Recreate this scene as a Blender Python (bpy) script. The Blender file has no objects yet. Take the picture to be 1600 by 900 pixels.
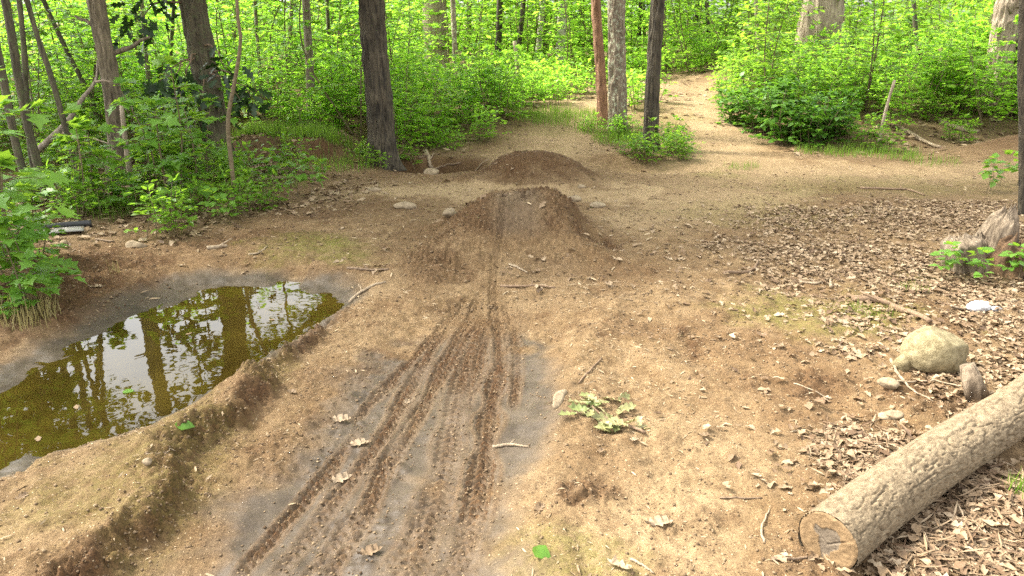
import bpy, math, random
import numpy as np
from mathutils import Vector

# ------------------------------------------------------------------ camera, sky, sun, exposure
SC = bpy.context.scene
CAM_H, PITCH, FPX = 1.6, math.radians(18.6), 1186.0      # eye height, tilt down, focal length in 1600-px-wide pixels
cam_d = bpy.data.cameras.new('camera'); cam = bpy.data.objects.new('camera', cam_d)
SC.collection.objects.link(cam); SC.camera = cam
cam.location = (0, 0, CAM_H); cam.rotation_euler = (math.pi / 2 - PITCH, 0, 0)
cam_d.sensor_fit = 'HORIZONTAL'; cam_d.angle = 2 * math.atan(800 / FPX); cam_d.clip_start = 0.05; cam_d.clip_end = 500

SUN_VEC = Vector((-0.78, 0.22, 0.95)).normalized()
world = bpy.data.worlds.new('World'); SC.world = world; world.use_nodes = True
wn = world.node_tree; wn.nodes.clear()
sky = wn.nodes.new('ShaderNodeTexSky'); sky.sky_type = 'NISHITA'; sky.sun_disc = False
sky.sun_elevation = math.asin(SUN_VEC.z); sky.sun_rotation = math.atan2(SUN_VEC.x, SUN_VEC.y)
sky.air_density = 1.4; sky.dust_density = 4.0; sky.ozone_density = 1.0
hs = wn.nodes.new('ShaderNodeHueSaturation'); hs.inputs['Saturation'].default_value = 0.10
bg = wn.nodes.new('ShaderNodeBackground'); bg.inputs['Strength'].default_value = 0.085
wo = wn.nodes.new('ShaderNodeOutputWorld')
wn.links.new(sky.outputs[0], hs.inputs['Color']); wn.links.new(hs.outputs[0], bg.inputs['Color'])
wn.links.new(bg.outputs[0], wo.inputs[0])
sun_d = bpy.data.lights.new('sun', 'SUN'); sun_d.energy = 1.5; sun_d.angle = math.radians(10); sun_d.color = (1.0, 0.93, 0.80)
sun = bpy.data.objects.new('sun', sun_d); SC.collection.objects.link(sun)
sun.rotation_euler = SUN_VEC.to_track_quat('Z', 'Y').to_euler(); sun.location = (-8, 6, 15)
VS = SC.view_settings
VS.view_transform = 'Standard'; VS.look = 'None'; VS.gamma = 1.0; VS.use_curve_mapping = False
VS.exposure = 3.2
SC.cycles.use_denoising = False
SC.cycles.max_bounces = 8; SC.cycles.transparent_max_bounces = 12
SC.cycles.diffuse_bounces = 4; SC.cycles.transmission_bounces = 6

rng = np.random.default_rng(7); random.seed(7)
COL = SC.collection

# ------------------------------------------------------------------ noise
def _h(ix, iy, iz, s):
    v = (ix.astype(np.int64) * 374761393 + iy.astype(np.int64) * 668265263 + iz.astype(np.int64) * 2147483647 + s * 974711) & 0xffffffff
    v = ((v ^ (v >> 13)) * 1274126177) & 0xffffffff
    v = ((v ^ (v >> 16)) * 2246822519) & 0xffffffff
    return ((v ^ (v >> 15)) & 0xffffff).astype(np.float64) / 0x7fffff - 1.0
def vnoise(x, y, s=0, z=None):
    x = np.asarray(x, float); y = np.asarray(y, float)
    ix = np.floor(x); iy = np.floor(y); fx = x - ix; fy = y - iy
    ux = fx * fx * fx * (fx * (fx * 6 - 15) + 10); uy = fy * fy * fy * (fy * (fy * 6 - 15) + 10)
    def layer(iz):
        a = _h(ix, iy, iz, s); b = _h(ix + 1, iy, iz, s); c = _h(ix, iy + 1, iz, s); d = _h(ix + 1, iy + 1, iz, s)
        return (a * (1 - ux) + b * ux) * (1 - uy) + (c * (1 - ux) + d * ux) * uy
    if z is None: return layer(np.zeros_like(ix))
    z = np.asarray(z, float); iz = np.floor(z); fz = z - iz; uz = fz * fz * (3 - 2 * fz)
    return layer(iz) * (1 - uz) + layer(iz + 1) * uz
def fbm(x, y, o=4, s=0, g=0.5):
    t = 0; a = 1.0
    for i in range(o):
        c, d = math.cos(0.7 * i), math.sin(0.7 * i)
        t = t + a * vnoise((x * c - y * d) * 2 ** i + 17.3 * i, (x * d + y * c) * 2 ** i - 9.1 * i, s + i); a *= g
    return t
def sst(a, b, x):
    t = np.clip((x - a) / (b - a), 0, 1); return t * t * (3 - 2 * t)
def lerp(a, b, t): return a + (b - a) * t

# ------------------------------------------------------------------ lines and outlines on the ground
def ray(px, py):
    a = (px - 800) / FPX; b = (450 - py) / FPX
    return np.array([a, math.cos(PITCH) + b * math.sin(PITCH), -math.sin(PITCH) + b * math.cos(PITCH)])
def flat(px, py, z=0.0):
    d = ray(px, py); t = (z - CAM_H) / d[2]; return (d[0] * t, d[1] * t)
def flats(l, z=0.0): return np.array([flat(a, b, z) for a, b in l])
def smooth_line(p, n=8):
    p = np.asarray(p, float); q = np.vstack([2 * p[0] - p[1], p, 2 * p[-1] - p[-2]]); out = []
    for i in range(1, len(q) - 2):
        for t in np.linspace(0, 1, n, endpoint=False):
            a, b, c, d = q[i - 1], q[i], q[i + 1], q[i + 2]
            out.append(0.5 * (2 * b + (c - a) * t + (2 * a - 5 * b + 4 * c - d) * t * t + (3 * b - a - 3 * c + d) * t ** 3))
    out.append(p[-1]); return np.array(out)
def line_dist(x, y, p):
    """unsigned distance, signed side offset and arc length to a polyline"""
    best = np.full(x.shape, 1e9); side = np.zeros(x.shape); arc = np.zeros(x.shape); s0 = 0.0
    for (ax, ay), (bx, by) in zip(p[:-1], p[1:]):
        dx, dy = bx - ax, by - ay; L = math.hypot(dx, dy) + 1e-9
        t = np.clip(((x - ax) * dx + (y - ay) * dy) / L ** 2, 0, 1)
        d = np.hypot(x - ax - t * dx, y - ay - t * dy); m = d < best
        best = np.where(m, d, best)
        side = np.where(m, np.sign((x - ax) * dy - (y - ay) * dx) * d, side); arc = np.where(m, s0 + t * L, arc); s0 += L
    return best, side, arc
def poly_sd(x, y, p):
    ins = np.zeros(x.shape, bool); n = len(p); q = np.vstack([p, p[:1]])
    for i in range(n):
        (ax, ay), (bx, by) = q[i], q[i + 1]
        c = ((ay > y) != (by > y)) & (x < (bx - ax) * (y - ay) / (by - ay + 1e-12) + ax); ins ^= c
    d = line_dist(x, y, q)[0]
    return np.where(ins, -d, d)

ZW = -0.10                                           # water level in the puddle
PUDDLE = smooth_line(np.vstack([flats([(0, 612), (100, 556), (200, 506), (300, 464), (370, 449), (430, 446), (490, 454), (540, 473), (505, 503),
                               (440, 548), (350, 603), (200, 682), (100, 712), (0, 724)], ZW),
                               np.array([[-2.7, 2.35], [-3.15, 2.6], [-3.0, 3.1]])]), 6)
LIP = smooth_line(np.vstack([[(-1.5, 1.2)], flats([(150, 885), (270, 770), (345, 650), (430, 565), (520, 492), (600, 440), (690, 402)])]), 6)
MUD = np.vstack([[(-1.15, 1.0)], flats([(280, 900), (400, 775), (520, 685), (560, 600), (620, 540), (690, 470), (740, 440), (800, 450), (840, 500), (850, 570), (835, 640), (800, 760), (745, 900)]), [(-0.2, 1.0)]])
RIDGE = smooth_line(flats([(850, 860), (880, 700), (888, 600), (925, 535), (955, 480)]), 6)
TRACKS = [([(560, 930), (640, 860), (690, 730), (712, 620), (735, 540), (770, 470)], .060), ([(700, 950), (738, 800), (757, 690), (770, 600), (790, 520), (785, 450)], .050),
          ([(395, 930), (510, 780), (590, 680), (640, 590), (690, 505), (720, 450)], .040), ([(490, 920), (570, 790), (612, 690), (700, 560), (760, 470)], .032),
          ([(610, 960), (672, 800), (700, 700)], .055), ([(540, 660), (610, 585), (680, 510), (740, 440)], .026), ([(655, 640), (690, 560), (745, 470)], .035),
          ([(780, 590), (778, 520), (770, 440), (785, 380), (790, 330)], .035), ([(440, 930), (545, 800), (580, 740)], .03), ([(330, 930), (440, 800), (530, 700), (575, 640)], .028), ([(590, 760), (640, 660), (690, 590)], .03), ([(730, 640), (745, 560), (765, 500)], .03), ([(800, 640), (808, 560), (800, 490)], .03), ([(640, 940), (725, 840), (740, 740)], .03), ([(700, 560), (725, 500), (752, 440)], .028), ([(820, 380), (812, 330), (808, 305)], .03)]
TRACKS = [(smooth_line(flats(p), 8), w) for p, w in TRACKS]
TRAIL = smooth_line(np.array([(0.1, 5), (0.2, 9), (0.7, 12.0), (1.3, 14.2), (2.7, 16.5), (4.4, 19.5), (6, 24)]), 6)
TRAIL_R = smooth_line(np.array([(1.6, 7.0), (3.0, 8.9), (5.2, 9.1), (9, 8.6), (14, 8.5)]), 6)
TRAIL_M = smooth_line(np.array([(2.2, 9.0), (3.2, 11.6), (3.3, 14.5), (4.2, 18), (5.4, 22.5), (6, 24)]), 6)

def bump2(x, y, cx, cy, rx, ry, rot=0.0):
    c, s = math.cos(rot), math.sin(rot); u = ((x - cx) * c + (y - cy) * s) / rx; v = (-(x - cx) * s + (y - cy) * c) / ry
    return np.exp(-(u * u + v * v))

def macro(x, y):
    z = 0.02 * fbm(x * .5, y * .5, 3, 3)
    rise = np.clip(y - 10.5, 0, None)
    z = z + 0.055 * rise * sst(0, 3, rise) * (1 - 0.5 * sst(12, 30, rise))
    z = z + 0.10 * sst(-2.6, -4.2, x) * sst(3.0, 5.0, y) + 0.22 * sst(10.6, 12.0, y - 0.05 * (x - 5)) * sst(3.9, 5.2, x)
    z = z + 0.12 * fbm(x * .13 + 5, y * .13, 3, 8) * sst(9, 16, np.hypot(x, y))
    # shelf between puddle and track, lip eroded down to the muddy track
    wob = 0.10 * fbm(x * 2.3, y * 2.3, 3, 21) + 0.03 * vnoise(x * 14, y * 14, 5)
    d, side, arc = line_dist(x, y, LIP)
    along = sst(5.4, 3.8, y)
    off = side + wob                                     # positive = track side
    shelf = 0.07 * (1 - sst(-0.05, 0.13, off)) * sst(-1.2, -0.6, off) * along
    z = z + shelf
    z = z + 0.035 * bump2(off, 0 * y, -0.06, 0, 0.10, 1) * along * (d < 1.2)
    m = poly_sd(x, y, MUD)
    z = z - 0.05 * sst(0.28, -0.15, m + 0.5 * wob)
    d2 = line_dist(x, y, RIDGE)[0]
    z = z + 0.035 * np.exp(-((d2 + 0.3 * wob) / 0.13) ** 2) + 0.02 * sst(0.3, 0.9, x) * sst(5, 3, y)
    # mounds
    rough = 0.09 * fbm(x * 3, y * 3, 3, 33)
    ax = np.abs(x - 0.02 + 0.05 * vnoise(y * 2, x)) ; w = 0.31 + 0.32 * sst(6.0, 5.1, y)
    prof = 1 - sst(w - 0.16, w + 0.46, ax + rough)
    z = z + 0.335 * prof * sst(4.95, 6.2, y + rough * .4) * (1 - sst(6.28, 6.9, y + rough * .5))
    r2 = np.hypot((x - 0.22) / 1.0, (y - 8.75) / 0.70)
    z = z + 0.31 * (1 - sst(0.06, 1.0, r2 + rough * .7)) 
    z = z + 0.10 * bump2(x, y, 1.55, 10.3, .5, .35) - 0.10 * bump2(x, y, 1.75, 9.6, .6, .35)
    z = z + 0.30 * bump2(x, y, 6.9, 10.2, .8, .6)
    z = z - 0.38 * (1 - sst(.55, 1.0, np.hypot((x + 0.95) / .72, (y - 9.7) / .62) + rough * 1.2)) - 0.05 * bump2(x, y, 0.1, 7.5, 1.2, .5)
    # bank step behind the fallen pole; its undercut is shown only by dark colour
    bk = sst(9.75, 9.92, y + 0.12 * vnoise(x * 3, 0 * y, 2)) * sst(-4.0, -3.4, x) * sst(-2.05, -2.5, x) * sst(12.5, 10.5, y)
    z = z + 0.30 * bk
    # small hollows
    for (px, py, r, a) in [(1298, 628, .10, -.05), (1085, 560, .10, -.05), (940, 380, .12, -.06), (1230, 440, .3, -.04), (1255, 520, .45, .03), (1060, 480, .2, .03)]:
        cx, cy = flat(px, py); z = z + a * bump2(x, y, cx, cy, r, r * 1.6, .3)
    # puddle
    p = poly_sd(x, y, PUDDLE) + 0.02 * vnoise(x * 5, y * 5, 9)
    bank = np.where(x > -1.75 + 0.12 * (y - 3), 0.30, 0.55)
    zo = ZW + (z - ZW) * sst(-0.04, 1.0, p / bank)
    zi = ZW - 0.14 * sst(0, 0.5, -p) - 0.004
    z = np.where(p < 0, np.minimum(zi, zo), zo)
    return z, p, m, off, along, prof, r2

def axis(segs):
    out = [segs[0][0]]
    for a, b, h0, h1 in segs:
        v = a
        while v < b - 1e-6:
            t = (v - a) / (b - a); v += h0 * (h1 / h0) ** t; out.append(min(v, b))
    o = np.unique(np.round(out, 5)); return o
GX = axis([(-60, -12, 8, .6), (-12, -3.2, .5, .022), (-3.2, -1.4, .018, .012), (-1.4, .7, .0085, .0085), (.7, 3.0, .013, .020), (3.0, 12, .022, .5), (12, 60, .6, 8)])
GY = axis([(-20, 0, 5, .5), (0, 1.75, .35, .02), (1.75, 4.3, .0085, .0095), (4.3, 7.2, .0115, .024), (7.2, 12, .026, .07), (12, 24, .08, .5), (24, 120, .6, 12)])
X, Y = np.meshgrid(GX, GY); SH = X.shape
Z, SDP, SDM, OFF, ALONG, PROF, R2 = macro(X, Y)

# soil zones (what the ground is made of; DARK also darkens bank face and hollows)
warp = 0.16 * fbm(X * 1.7, Y * 1.7, 4, 50) + 0.05 * fbm(X * 9, Y * 9, 3, 60)
RAG = .45 * fbm(X * 2.6, Y * 2.6, 4, 62, .6) + .18 * fbm(X * 14, Y * 14, 3, 66, .6)
def blobs(lst):
    m = np.zeros(SH)
    for px, py, rx, ry, a in lst:
        cx, cy = flat(px, py)
        d = np.hypot((X - cx) / rx, (Y - cy) / ry) + warp * .5 / min(rx, ry) + RAG
        m = np.maximum(m, a * sst(1.45, .35, d))
    return m
WETM = sst(0.17, -0.12, SDM - .03 + warp * .8 + .16 * RAG) * sst(4.55, 3.9, Y + warp)
DAMP = sst(0.36, 0.16, SDP + warp * .5 + .10 * sst(-1.9, -1.2, X)) * (Y < 6)
DARK = blobs([(120, 440, .8, .7, .9), (60, 480, .6, .4, .9), (300, 370, 1.0, .5, .6), (470, 330, .8, .5, .6), (870, 345, .42, .55, .95), (735, 345, .22, .35, .8), (940, 385, .22, .3, .9),
              (1085, 555, .06, .30, .9), (1280, 600, .35, .22, .85), (1450, 620, .4, .25, .85), (1180, 560, .3, .3, .4), (1150, 345, .9, .6, .35), (1350, 310, 1.2, .7, .5), (1530, 500, .6, .5, .6), (1560, 860, .7, .5, .8),
              (700, 255, .6, .7, .8), (1160, 260, .3, .3, .4), (690, 420, .2, .3, .6), (860, 430, .2, .15, .35), (890, 780, .07, .1, .8), (920, 765, .06, .06, .7)])
DARK = np.maximum(DARK, .85 * (1 - sst(.55, 1.05, R2 + warp * .5)) * (Y > 7.6))
DARK = np.maximum(DARK, .95 * bump2(OFF, 0 * Y, .035, 0, .075, 1) * ALONG * sst(4.9, 4.3, Y) * (np.abs(OFF) < .5))
DARK = np.maximum(DARK, .8 * bump2(X, Y, 6.9, 10.2, .9, .7))
DARK = np.maximum(DARK, .85 * sst(.3, .7, sst(9.6, 9.8, Y) * sst(10.1, 9.95, Y) * sst(-4.0, -3.4, X) * sst(-2.05, -2.5, X)))  # dark soil on the bank face, also painting the shade of the undercut
SHO = sst(.12, .45, PROF + .2 * RAG) * sst(.15, .28, np.abs(X - .05) + .12 * RAG) * sst(5.35, 5.8, Y + warp + .3 * RAG) * sst(6.95, 6.6, Y)
DARK = np.maximum(DARK, .65 * SHO)
DARK = np.maximum(DARK, .22 * sst(.15, .6, fbm(X * .9, Y * .7, 4, 130, .6)) * sst(3.8, 5.5, Y) * sst(14, 11, Y))
DARK = np.maximum(DARK, .3 * sst(.3, .7, fbm(X * 3.3, Y * 3.3, 4, 134, .6)))
MOSS = blobs([(300, 700, .22, .5, .3), (180, 800, .3, .35, .35), (60, 830, .3, .3, .4), (400, 600, .1, .3, .25), (490, 385, .45, .45, .75), (530, 382, .12, .2, 1), (1290, 500, .45, .45, .7), (1350, 490, .3, .25, .8),
              (830, 880, .25, .2, .5), (925, 540, .06, .15, .6), (1420, 440, .2, .2, .6), (1000, 210, .9, 1.5, .5), (860, 205, .8, 1.2, .45), (1120, 270, .4, .4, .5), (1190, 330, .9, .6, .3), (1340, 290, 1.5, .5, .35)])
SAND = blobs([(640, 300, .9, .35, 1), (735, 293, .5, .25, 1), (880, 296, .5, .3, 1), (960, 300, .8, .5, 1), (1120, 310, .9, .8, .75), (1000, 340, .5, .5, .7), (1000, 760, .5, .6, .25), (1100, 700, .5, .5, .3), (1040, 820, .35, .3, .5), (1220, 265, 1.5, .8, .7), (900, 215, .7, 1.8, .6),
              (820, 470, .35, .4, .4), (560, 450, .3, .3, .4), (640, 620, .15, .2, .4)])
DARK = DARK * (1 - .9 * SAND * (1 - SHO) * (Y > 6.3) * (R2 > .8))
SAND = np.maximum(SAND, .6 * sst(.9, .2, line_dist(X, Y, TRAIL_R)[0] + warp))
SAND = np.maximum(SAND, .8 * sst(.9, .3, line_dist(X, Y, TRAIL)[0] + warp) * sst(9, 9.6, Y))
SAND = np.maximum(SAND, .8 * sst(.9, .3, line_dist(X, Y, TRAIL_M)[0] + warp) * sst(8.5, 9.6, Y) * sst(19, 15, Y))
HOL = bump2(X, Y, -1.0, 9.8, .72, .62)
DARK = np.maximum(DARK, .95 * sst(.25, .7, HOL + .15 * RAG)); SAND = SAND * (1 - sst(.2, .6, HOL))  # colours the hollow darker throughout and takes the sand out of it
trd = np.minimum(line_dist(X, Y, TRAIL)[0] * (1.1 + .9 * sst(12.5, 14, Y)), np.minimum(line_dist(X, Y, TRAIL_R)[0] * .8, line_dist(X, Y, TRAIL_M)[0] * (1 + .5 * sst(12, 14, Y))))
trd = trd + 2 * sst(17.5, 20, Y)
FOREST = sst(.75, 1.25, trd + warp * 1.5) * sst(10.0, 11.2, Y) + sst(-2.0, -2.7, X + warp * 2 + .10 * np.clip(Y - 7.2, 0, 3)) * sst(5.6, 6.6, Y + warp * 2) * (X < 0)
FOREST = np.clip(FOREST + sst(3.3, 4.2, X) * sst(9.2, 8.4, Y) * sst(6, 7.5, Y) * .5 + sst(-3.1, -3.7, X + warp) , 0, 1)
LITTER = blobs([(1310, 395, .9, .7, .8), (1450, 440, 1.0, .8, .9), (1530, 520, .7, .6, .9), (1570, 600, .5, .5, .9), (1540, 830, .55, .7, 1), (1380, 640, .25, .15, .35), (1280, 750, .2, .25, .25), (1330, 560, .2, .2, .6),
                (850, 445, .3, .35, .5), (1430, 350, 1.2, .8, .7), (1060, 130, 1.6, 7, .75), (1060, 180, 1.0, 3, .6), (960, 150, 1.2, 3, .6), (400, 315, 1.0, .6, .8), (500, 290, .7, .7, .6), (700, 250, .6, .8, .5), (1240, 700, .15, .2, .15)])
LITTER = np.maximum(LITTER * np.clip(.75 + .9 * fbm(X * 1.3, Y * 1.3, 4, 64), .12, 1), FOREST * .8)
LITTER = np.maximum(LITTER, .025 * sst(.4, 1.4, X) * (Y < 8))

# relief finer than the macro shape
dist_c = np.hypot(X, Y)
near = sst(13, 5, dist_c)
smoothm = np.clip(WETM + .9 * DAMP, 0, 1)
rel = .014 * fbm(X * 5, Y * 5, 3, 70) + .006 * fbm(X * 18, Y * 18, 3, 77) * (1 - .75 * smoothm) + .0042 * fbm(X * 50, Y * 50, 2, 81) * (1 - .8 * smoothm)
clod = np.clip(np.abs(fbm(X * 24, Y * 24, 3, 90)), 0, 1)
clod2 = np.clip(np.abs(fbm(X * 24, Y * 24, 3, 95)), 0, 1) * bump2(OFF, 0 * Y, .02, 0, .12, 1) * ALONG
rel = rel + .030 * clod2 * (np.abs(OFF) < .5) + DARK * (.040 * clod - .012) * (1 - DAMP) + .022 * PROF * clod * (Y > 5.2) * (Y < 7)
Z = Z + rel * (near * .9 + .1) * (SDP > -.05)
# wheel ruts pressed in the mud
RUT = np.zeros(SH)
sel = (X > -1.7) & (X < .7) & (Y > 1.2) & (Y < 6.4)
xs, ys = X[sel], Y[sel]; zs = np.zeros(xs.shape); rs = np.zeros(xs.shape)
for k, (p, w) in enumerate(TRACKS):
    d, sd, arc = line_dist(xs, ys, p)
    w2 = w * (.85 + .3 * vnoise(arc * 5, 0 * arc, 200 + k)); L = arc.max()
    fade = sst(0, .25, arc) * sst(L, L - .3, arc) * (.55 + .45 * sst(-.6, .2, vnoise(arc * 3, 0 * arc, 210 + k)))
    g = sst(1.12, .88, d / w2 + .10 * vnoise(arc * 30, sd * 30, 250 + k)) * fade
    tread = np.sin(2 * math.pi * (arc / .042 + 1.1 * np.abs(sd) / w + .25 * vnoise(arc * 9, sd * 30, k))) 
    knob = sst(-.15, .35, tread * (.6 + .6 * np.cos(sd / w * 5.5)))
    zs = np.minimum(zs, -.020 * g) + g * knob * .022 + .010 * np.exp(-((d - 1.35 * w2) / (.35 * w)) ** 2) * fade * (.5 + vnoise(xs * 20, ys * 20, 230 + k))
    rs = np.maximum(rs, g * (.42 + .58 * knob))
    rs = np.maximum(rs, .6 * np.exp(-((d - 1.35 * w2) / (.3 * w)) ** 2) * fade)
crumb = np.clip(np.abs(fbm(xs * 40, ys * 40, 2, 240)), 0, 1)
zs += rs * crumb * .013
Z[sel] += zs * sst(-.02, .05, SDP[sel]); RUT[sel] = rs

def ground_z(x, y):
    x = np.asarray(x, float); y = np.asarray(y, float)
    i = np.clip(np.searchsorted(GX, x) - 1, 0, len(GX) - 2); j = np.clip(np.searchsorted(GY, y) - 1, 0, len(GY) - 2)
    u = np.clip((x - GX[i]) / (GX[i + 1] - GX[i]), 0, 1); v = np.clip((y - GY[j]) / (GY[j + 1] - GY[j]), 0, 1)
    return (Z[j, i] * (1 - u) + Z[j, i + 1] * u) * (1 - v) + (Z[j + 1, i] * (1 - u) + Z[j + 1, i + 1] * u) * v
def field(F, x, y):
    i = np.clip(np.searchsorted(GX, x), 0, len(GX) - 1); j = np.clip(np.searchsorted(GY, y), 0, len(GY) - 1); return F[j, i]
def G(px, py):
    """the spot on the terrain where something stands"""
    d = ray(px, py); t = np.geomspace(1.0, 60, 5000); x, y, z = d[0] * t, d[1] * t, CAM_H + d[2] * t
    h = z < ground_z(x, y)
    k = int(np.argmax(h)) if h.any() else -1
    return Vector((float(x[k]), float(y[k]), float(ground_z(x[k], y[k]))))
def on(x, y, dz=0.0): return Vector((x, y, float(ground_z(x, y)) + dz))
def up_at(px, py, depth):
    d = ray(px, py); t = depth / d[1]; return Vector((d[0] * t, depth, CAM_H + d[2] * t))

# ------------------------------------------------------------------ mesh and object helpers
def mesh(name, v, f, smooth=False, attrs=None, mat=None, matidx=None):
    v = np.ascontiguousarray(v, dtype=np.float32); f = np.ascontiguousarray(f, dtype=np.int32)
    me = bpy.data.meshes.new(name); n, k = f.shape
    me.vertices.add(len(v)); me.vertices.foreach_set('co', v.ravel())
    me.loops.add(n * k); me.loops.foreach_set('vertex_index', f.ravel())
    me.polygons.add(n); me.polygons.foreach_set('loop_start', np.arange(0, n * k, k, dtype=np.int32))
    me.polygons.foreach_set('loop_total', np.full(n, k, dtype=np.int32))
    if smooth: me.polygons.foreach_set('use_smooth', np.ones(n, bool))
    for an, (typ, data) in (attrs or {}).items():
        a = me.attributes.new(an, typ, 'POINT')
        a.data.foreach_set('color' if typ == 'FLOAT_COLOR' else 'value', np.ascontiguousarray(data, dtype=np.float32).ravel())
    me.update(calc_edges=True)
    for m in (mat if isinstance(mat, (list, tuple)) else [mat]):
        if m: me.materials.append(m)
    if matidx is not None: me.polygons.foreach_set('material_index', np.asarray(matidx, dtype=np.int32))
    return me
def obj(name, me, parent=None, loc=(0, 0, 0), rot=(0, 0, 0), scale=1.0):
    o = bpy.data.objects.new(name, me); COL.objects.link(o)
    o.location = loc; o.rotation_euler = rot; o.scale = (scale,) * 3 if not hasattr(scale, '__len__') else scale
    if parent: o.parent = parent
    return o
def tag(o, label=None, cat=None, group=None, kind=None):
    if label: o['label'] = label
    if cat: o['category'] = cat
    if group: o['group'] = group
    if kind: o['kind'] = kind
    return o
def thing(name, label, cat, loc=(0, 0, 0), rotz=0.0, group=None, scale=1.0):
    o = bpy.data.objects.new(name, None); COL.objects.link(o); o.location = loc; o.rotation_euler = (0, 0, rotz)
    o.scale = (scale,) * 3 if not hasattr(scale, '__len__') else scale; o.empty_display_size = .1
    return tag(o, label, cat, group)
def quads2tris(f):
    f = np.asarray(f); return np.vstack([f[:, [0, 1, 2]], f[:, [0, 2, 3]]])
def join(parts):
    vs, fs, n = [], [], 0
    for v, f in parts:
        v = np.asarray(v, float); f = np.asarray(f)
        if f.shape[1] == 4: f = quads2tris(f)
        vs.append(v); fs.append(f + n); n += len(v)
    return np.vstack(vs), np.vstack(fs)
def tube(path, radii, sides=8, wob=0.0, seed=0, disp=None, cap=True, flare=None):
    """tapered tube along a path; disp(angle, along, radius) moves the surface out"""
    P = np.asarray(path, float); n = len(P); R = np.asarray(radii, float)
    if R.ndim == 0: R = np.full(n, float(R))
    T = np.gradient(P, axis=0); T /= np.linalg.norm(T, axis=1)[:, None] + 1e-12
    ref = np.array([1., 0, 0]) if abs(T[0][0]) < .9 else np.array([0, 1., 0])
    N = np.zeros_like(P); a = ref - T[0] * ref.dot(T[0]); N[0] = a / np.linalg.norm(a)
    for i in range(1, n):
        a = N[i - 1] - T[i] * N[i - 1].dot(T[i]); N[i] = a / (np.linalg.norm(a) + 1e-12)
    B = np.cross(T, N); th = np.linspace(0, 2 * math.pi, sides, endpoint=False)
    s = np.concatenate([[0], np.cumsum(np.linalg.norm(np.diff(P, axis=0), axis=1))])
    rr = R[:, None] * np.ones(sides)
    if disp is not None: rr = rr + disp(th[None, :] + 0 * s[:, None], s[:, None] + 0 * th[None, :], rr)
    if wob: rr = rr * (1 + wob * vnoise(np.cos(th)[None, :] * 1.5 + seed + 0 * s[:, None], np.sin(th)[None, :] * 1.5 + s[:, None] * 6 / (R.mean() * 20 + .2), seed))
    V = P[:, None, :] + rr[..., None] * (N[:, None, :] * np.cos(th)[None, :, None] + B[:, None, :] * np.sin(th)[None, :, None])
    V = V.reshape(-1, 3); i, j = np.meshgrid(np.arange(n - 1), np.arange(sides), indexing='ij'); j2 = (j + 1) % sides
    F = np.stack([i * sides + j, i * sides + j2, (i + 1) * sides + j2, (i + 1) * sides + j], -1).reshape(-1, 4)
    F = quads2tris(F)
    if cap:
        c0, c1 = len(V), len(V) + 1; V = np.vstack([V, P[0], P[-1]]); jj = np.arange(sides); j2 = (jj + 1) % sides
        F = np.vstack([F, np.stack([np.full(sides, c0), j2, jj], 1), np.stack([np.full(sides, c1), (n - 1) * sides + jj, (n - 1) * sides + j2], 1)])
    return V, F

# leaf outlines: (along, half width) stations, folded a little along the midrib
def leaf_template(stations, fold=.18, curl=.15):
    v = [(0, 0, 0)]; f = []; prev = None
    for i, (t, w) in enumerate(stations):
        z = -curl * t * t
        b = len(v); v += [(t, w, z + fold * w), (t, 0, z), (t, -w, z + fold * w)]
        if prev is None: f += [(0, b + 1, b), (0, b + 2, b + 1)]
        else: f += [(prev, prev + 1, b + 1), (prev, b + 1, b), (prev + 1, prev + 2, b + 2), (prev + 1, b + 2, b + 1)]
        prev = b
    tip = len(v); v.append((1, 0, -curl)); f += [(prev, prev + 1, tip), (prev + 1, prev + 2, tip)]
    return np.array(v, float), np.array(f)
L_RHOMB = (np.array([(0, 0, 0), (.45, .3, .05), (.45, -.3, .05), (1, 0, -.06)], float), np.array([(0, 3, 1), (0, 2, 3)]))
L_OVATE = leaf_template([(.35, .30), (.72, .20)])
L_BROAD = leaf_template([(.12, .30), (.38, .44), (.72, .24)], .2, .2)
L_MAPLE = leaf_template([(.05, .25), (.18, .52), (.34, .26), (.52, .50), (.66, .17)], .15, .25)
L_OAK = leaf_template([(.12, .04), (.20, .13), (.27, .16), (.33, .07), (.42, .17), (.52, .25), (.58, .10), (.68, .19), (.78, .22), (.85, .09)], .25, .12)
L_OAKLITE = leaf_template([(.2, .2), (.35, .10), (.55, .30), (.8, .16)], .3, .2)
L_STRIP = leaf_template([(.3, .04), (.7, .03)], .5, .1)
L_CHIP = leaf_template([(.3, .09), (.7, .07)], .4, .1)
def place_leaves(tmpl, pos, axis_, normal, size, rnd=None, curl=None, jit=0.0):
    tv, tf = tmpl; n = len(pos)
    A = axis_ / (np.linalg.norm(axis_, axis=1)[:, None] + 1e-9)
    S = np.cross(normal, A); S /= np.linalg.norm(S, axis=1)[:, None] + 1e-9
    U = np.cross(A, S); size = np.broadcast_to(size, (n,))
    tz = tv[None, :, 2] * np.ones((n, 1))
    if curl is not None: tz = tz + curl[:, None] * (tv[None, :, 0] - .5) ** 2 + np.abs(curl)[:, None] * .55 * np.abs(tv[None, :, 1]) + curl[:, None] * .5 * tv[None, :, 1] * (tv[None, :, 0] - .4)
    V = pos[:, None, :] + size[:, None, None] * (A[:, None, :] * tv[None, :, 0:1] + S[:, None, :] * tv[None, :, 1:2] + U[:, None, :] * tz[..., None])
    F = (tf[None] + (np.arange(n) * len(tv))[:, None, None]).reshape(-1, 3)
    if jit: V = V + np.random.default_rng(n + 3).normal(0, 1, V.shape) * (size * jit)[:, None, None]
    if rnd is None: rnd = rng.random(n)
    return V.reshape(-1, 3), F, np.repeat(rnd, len(tv))
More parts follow.
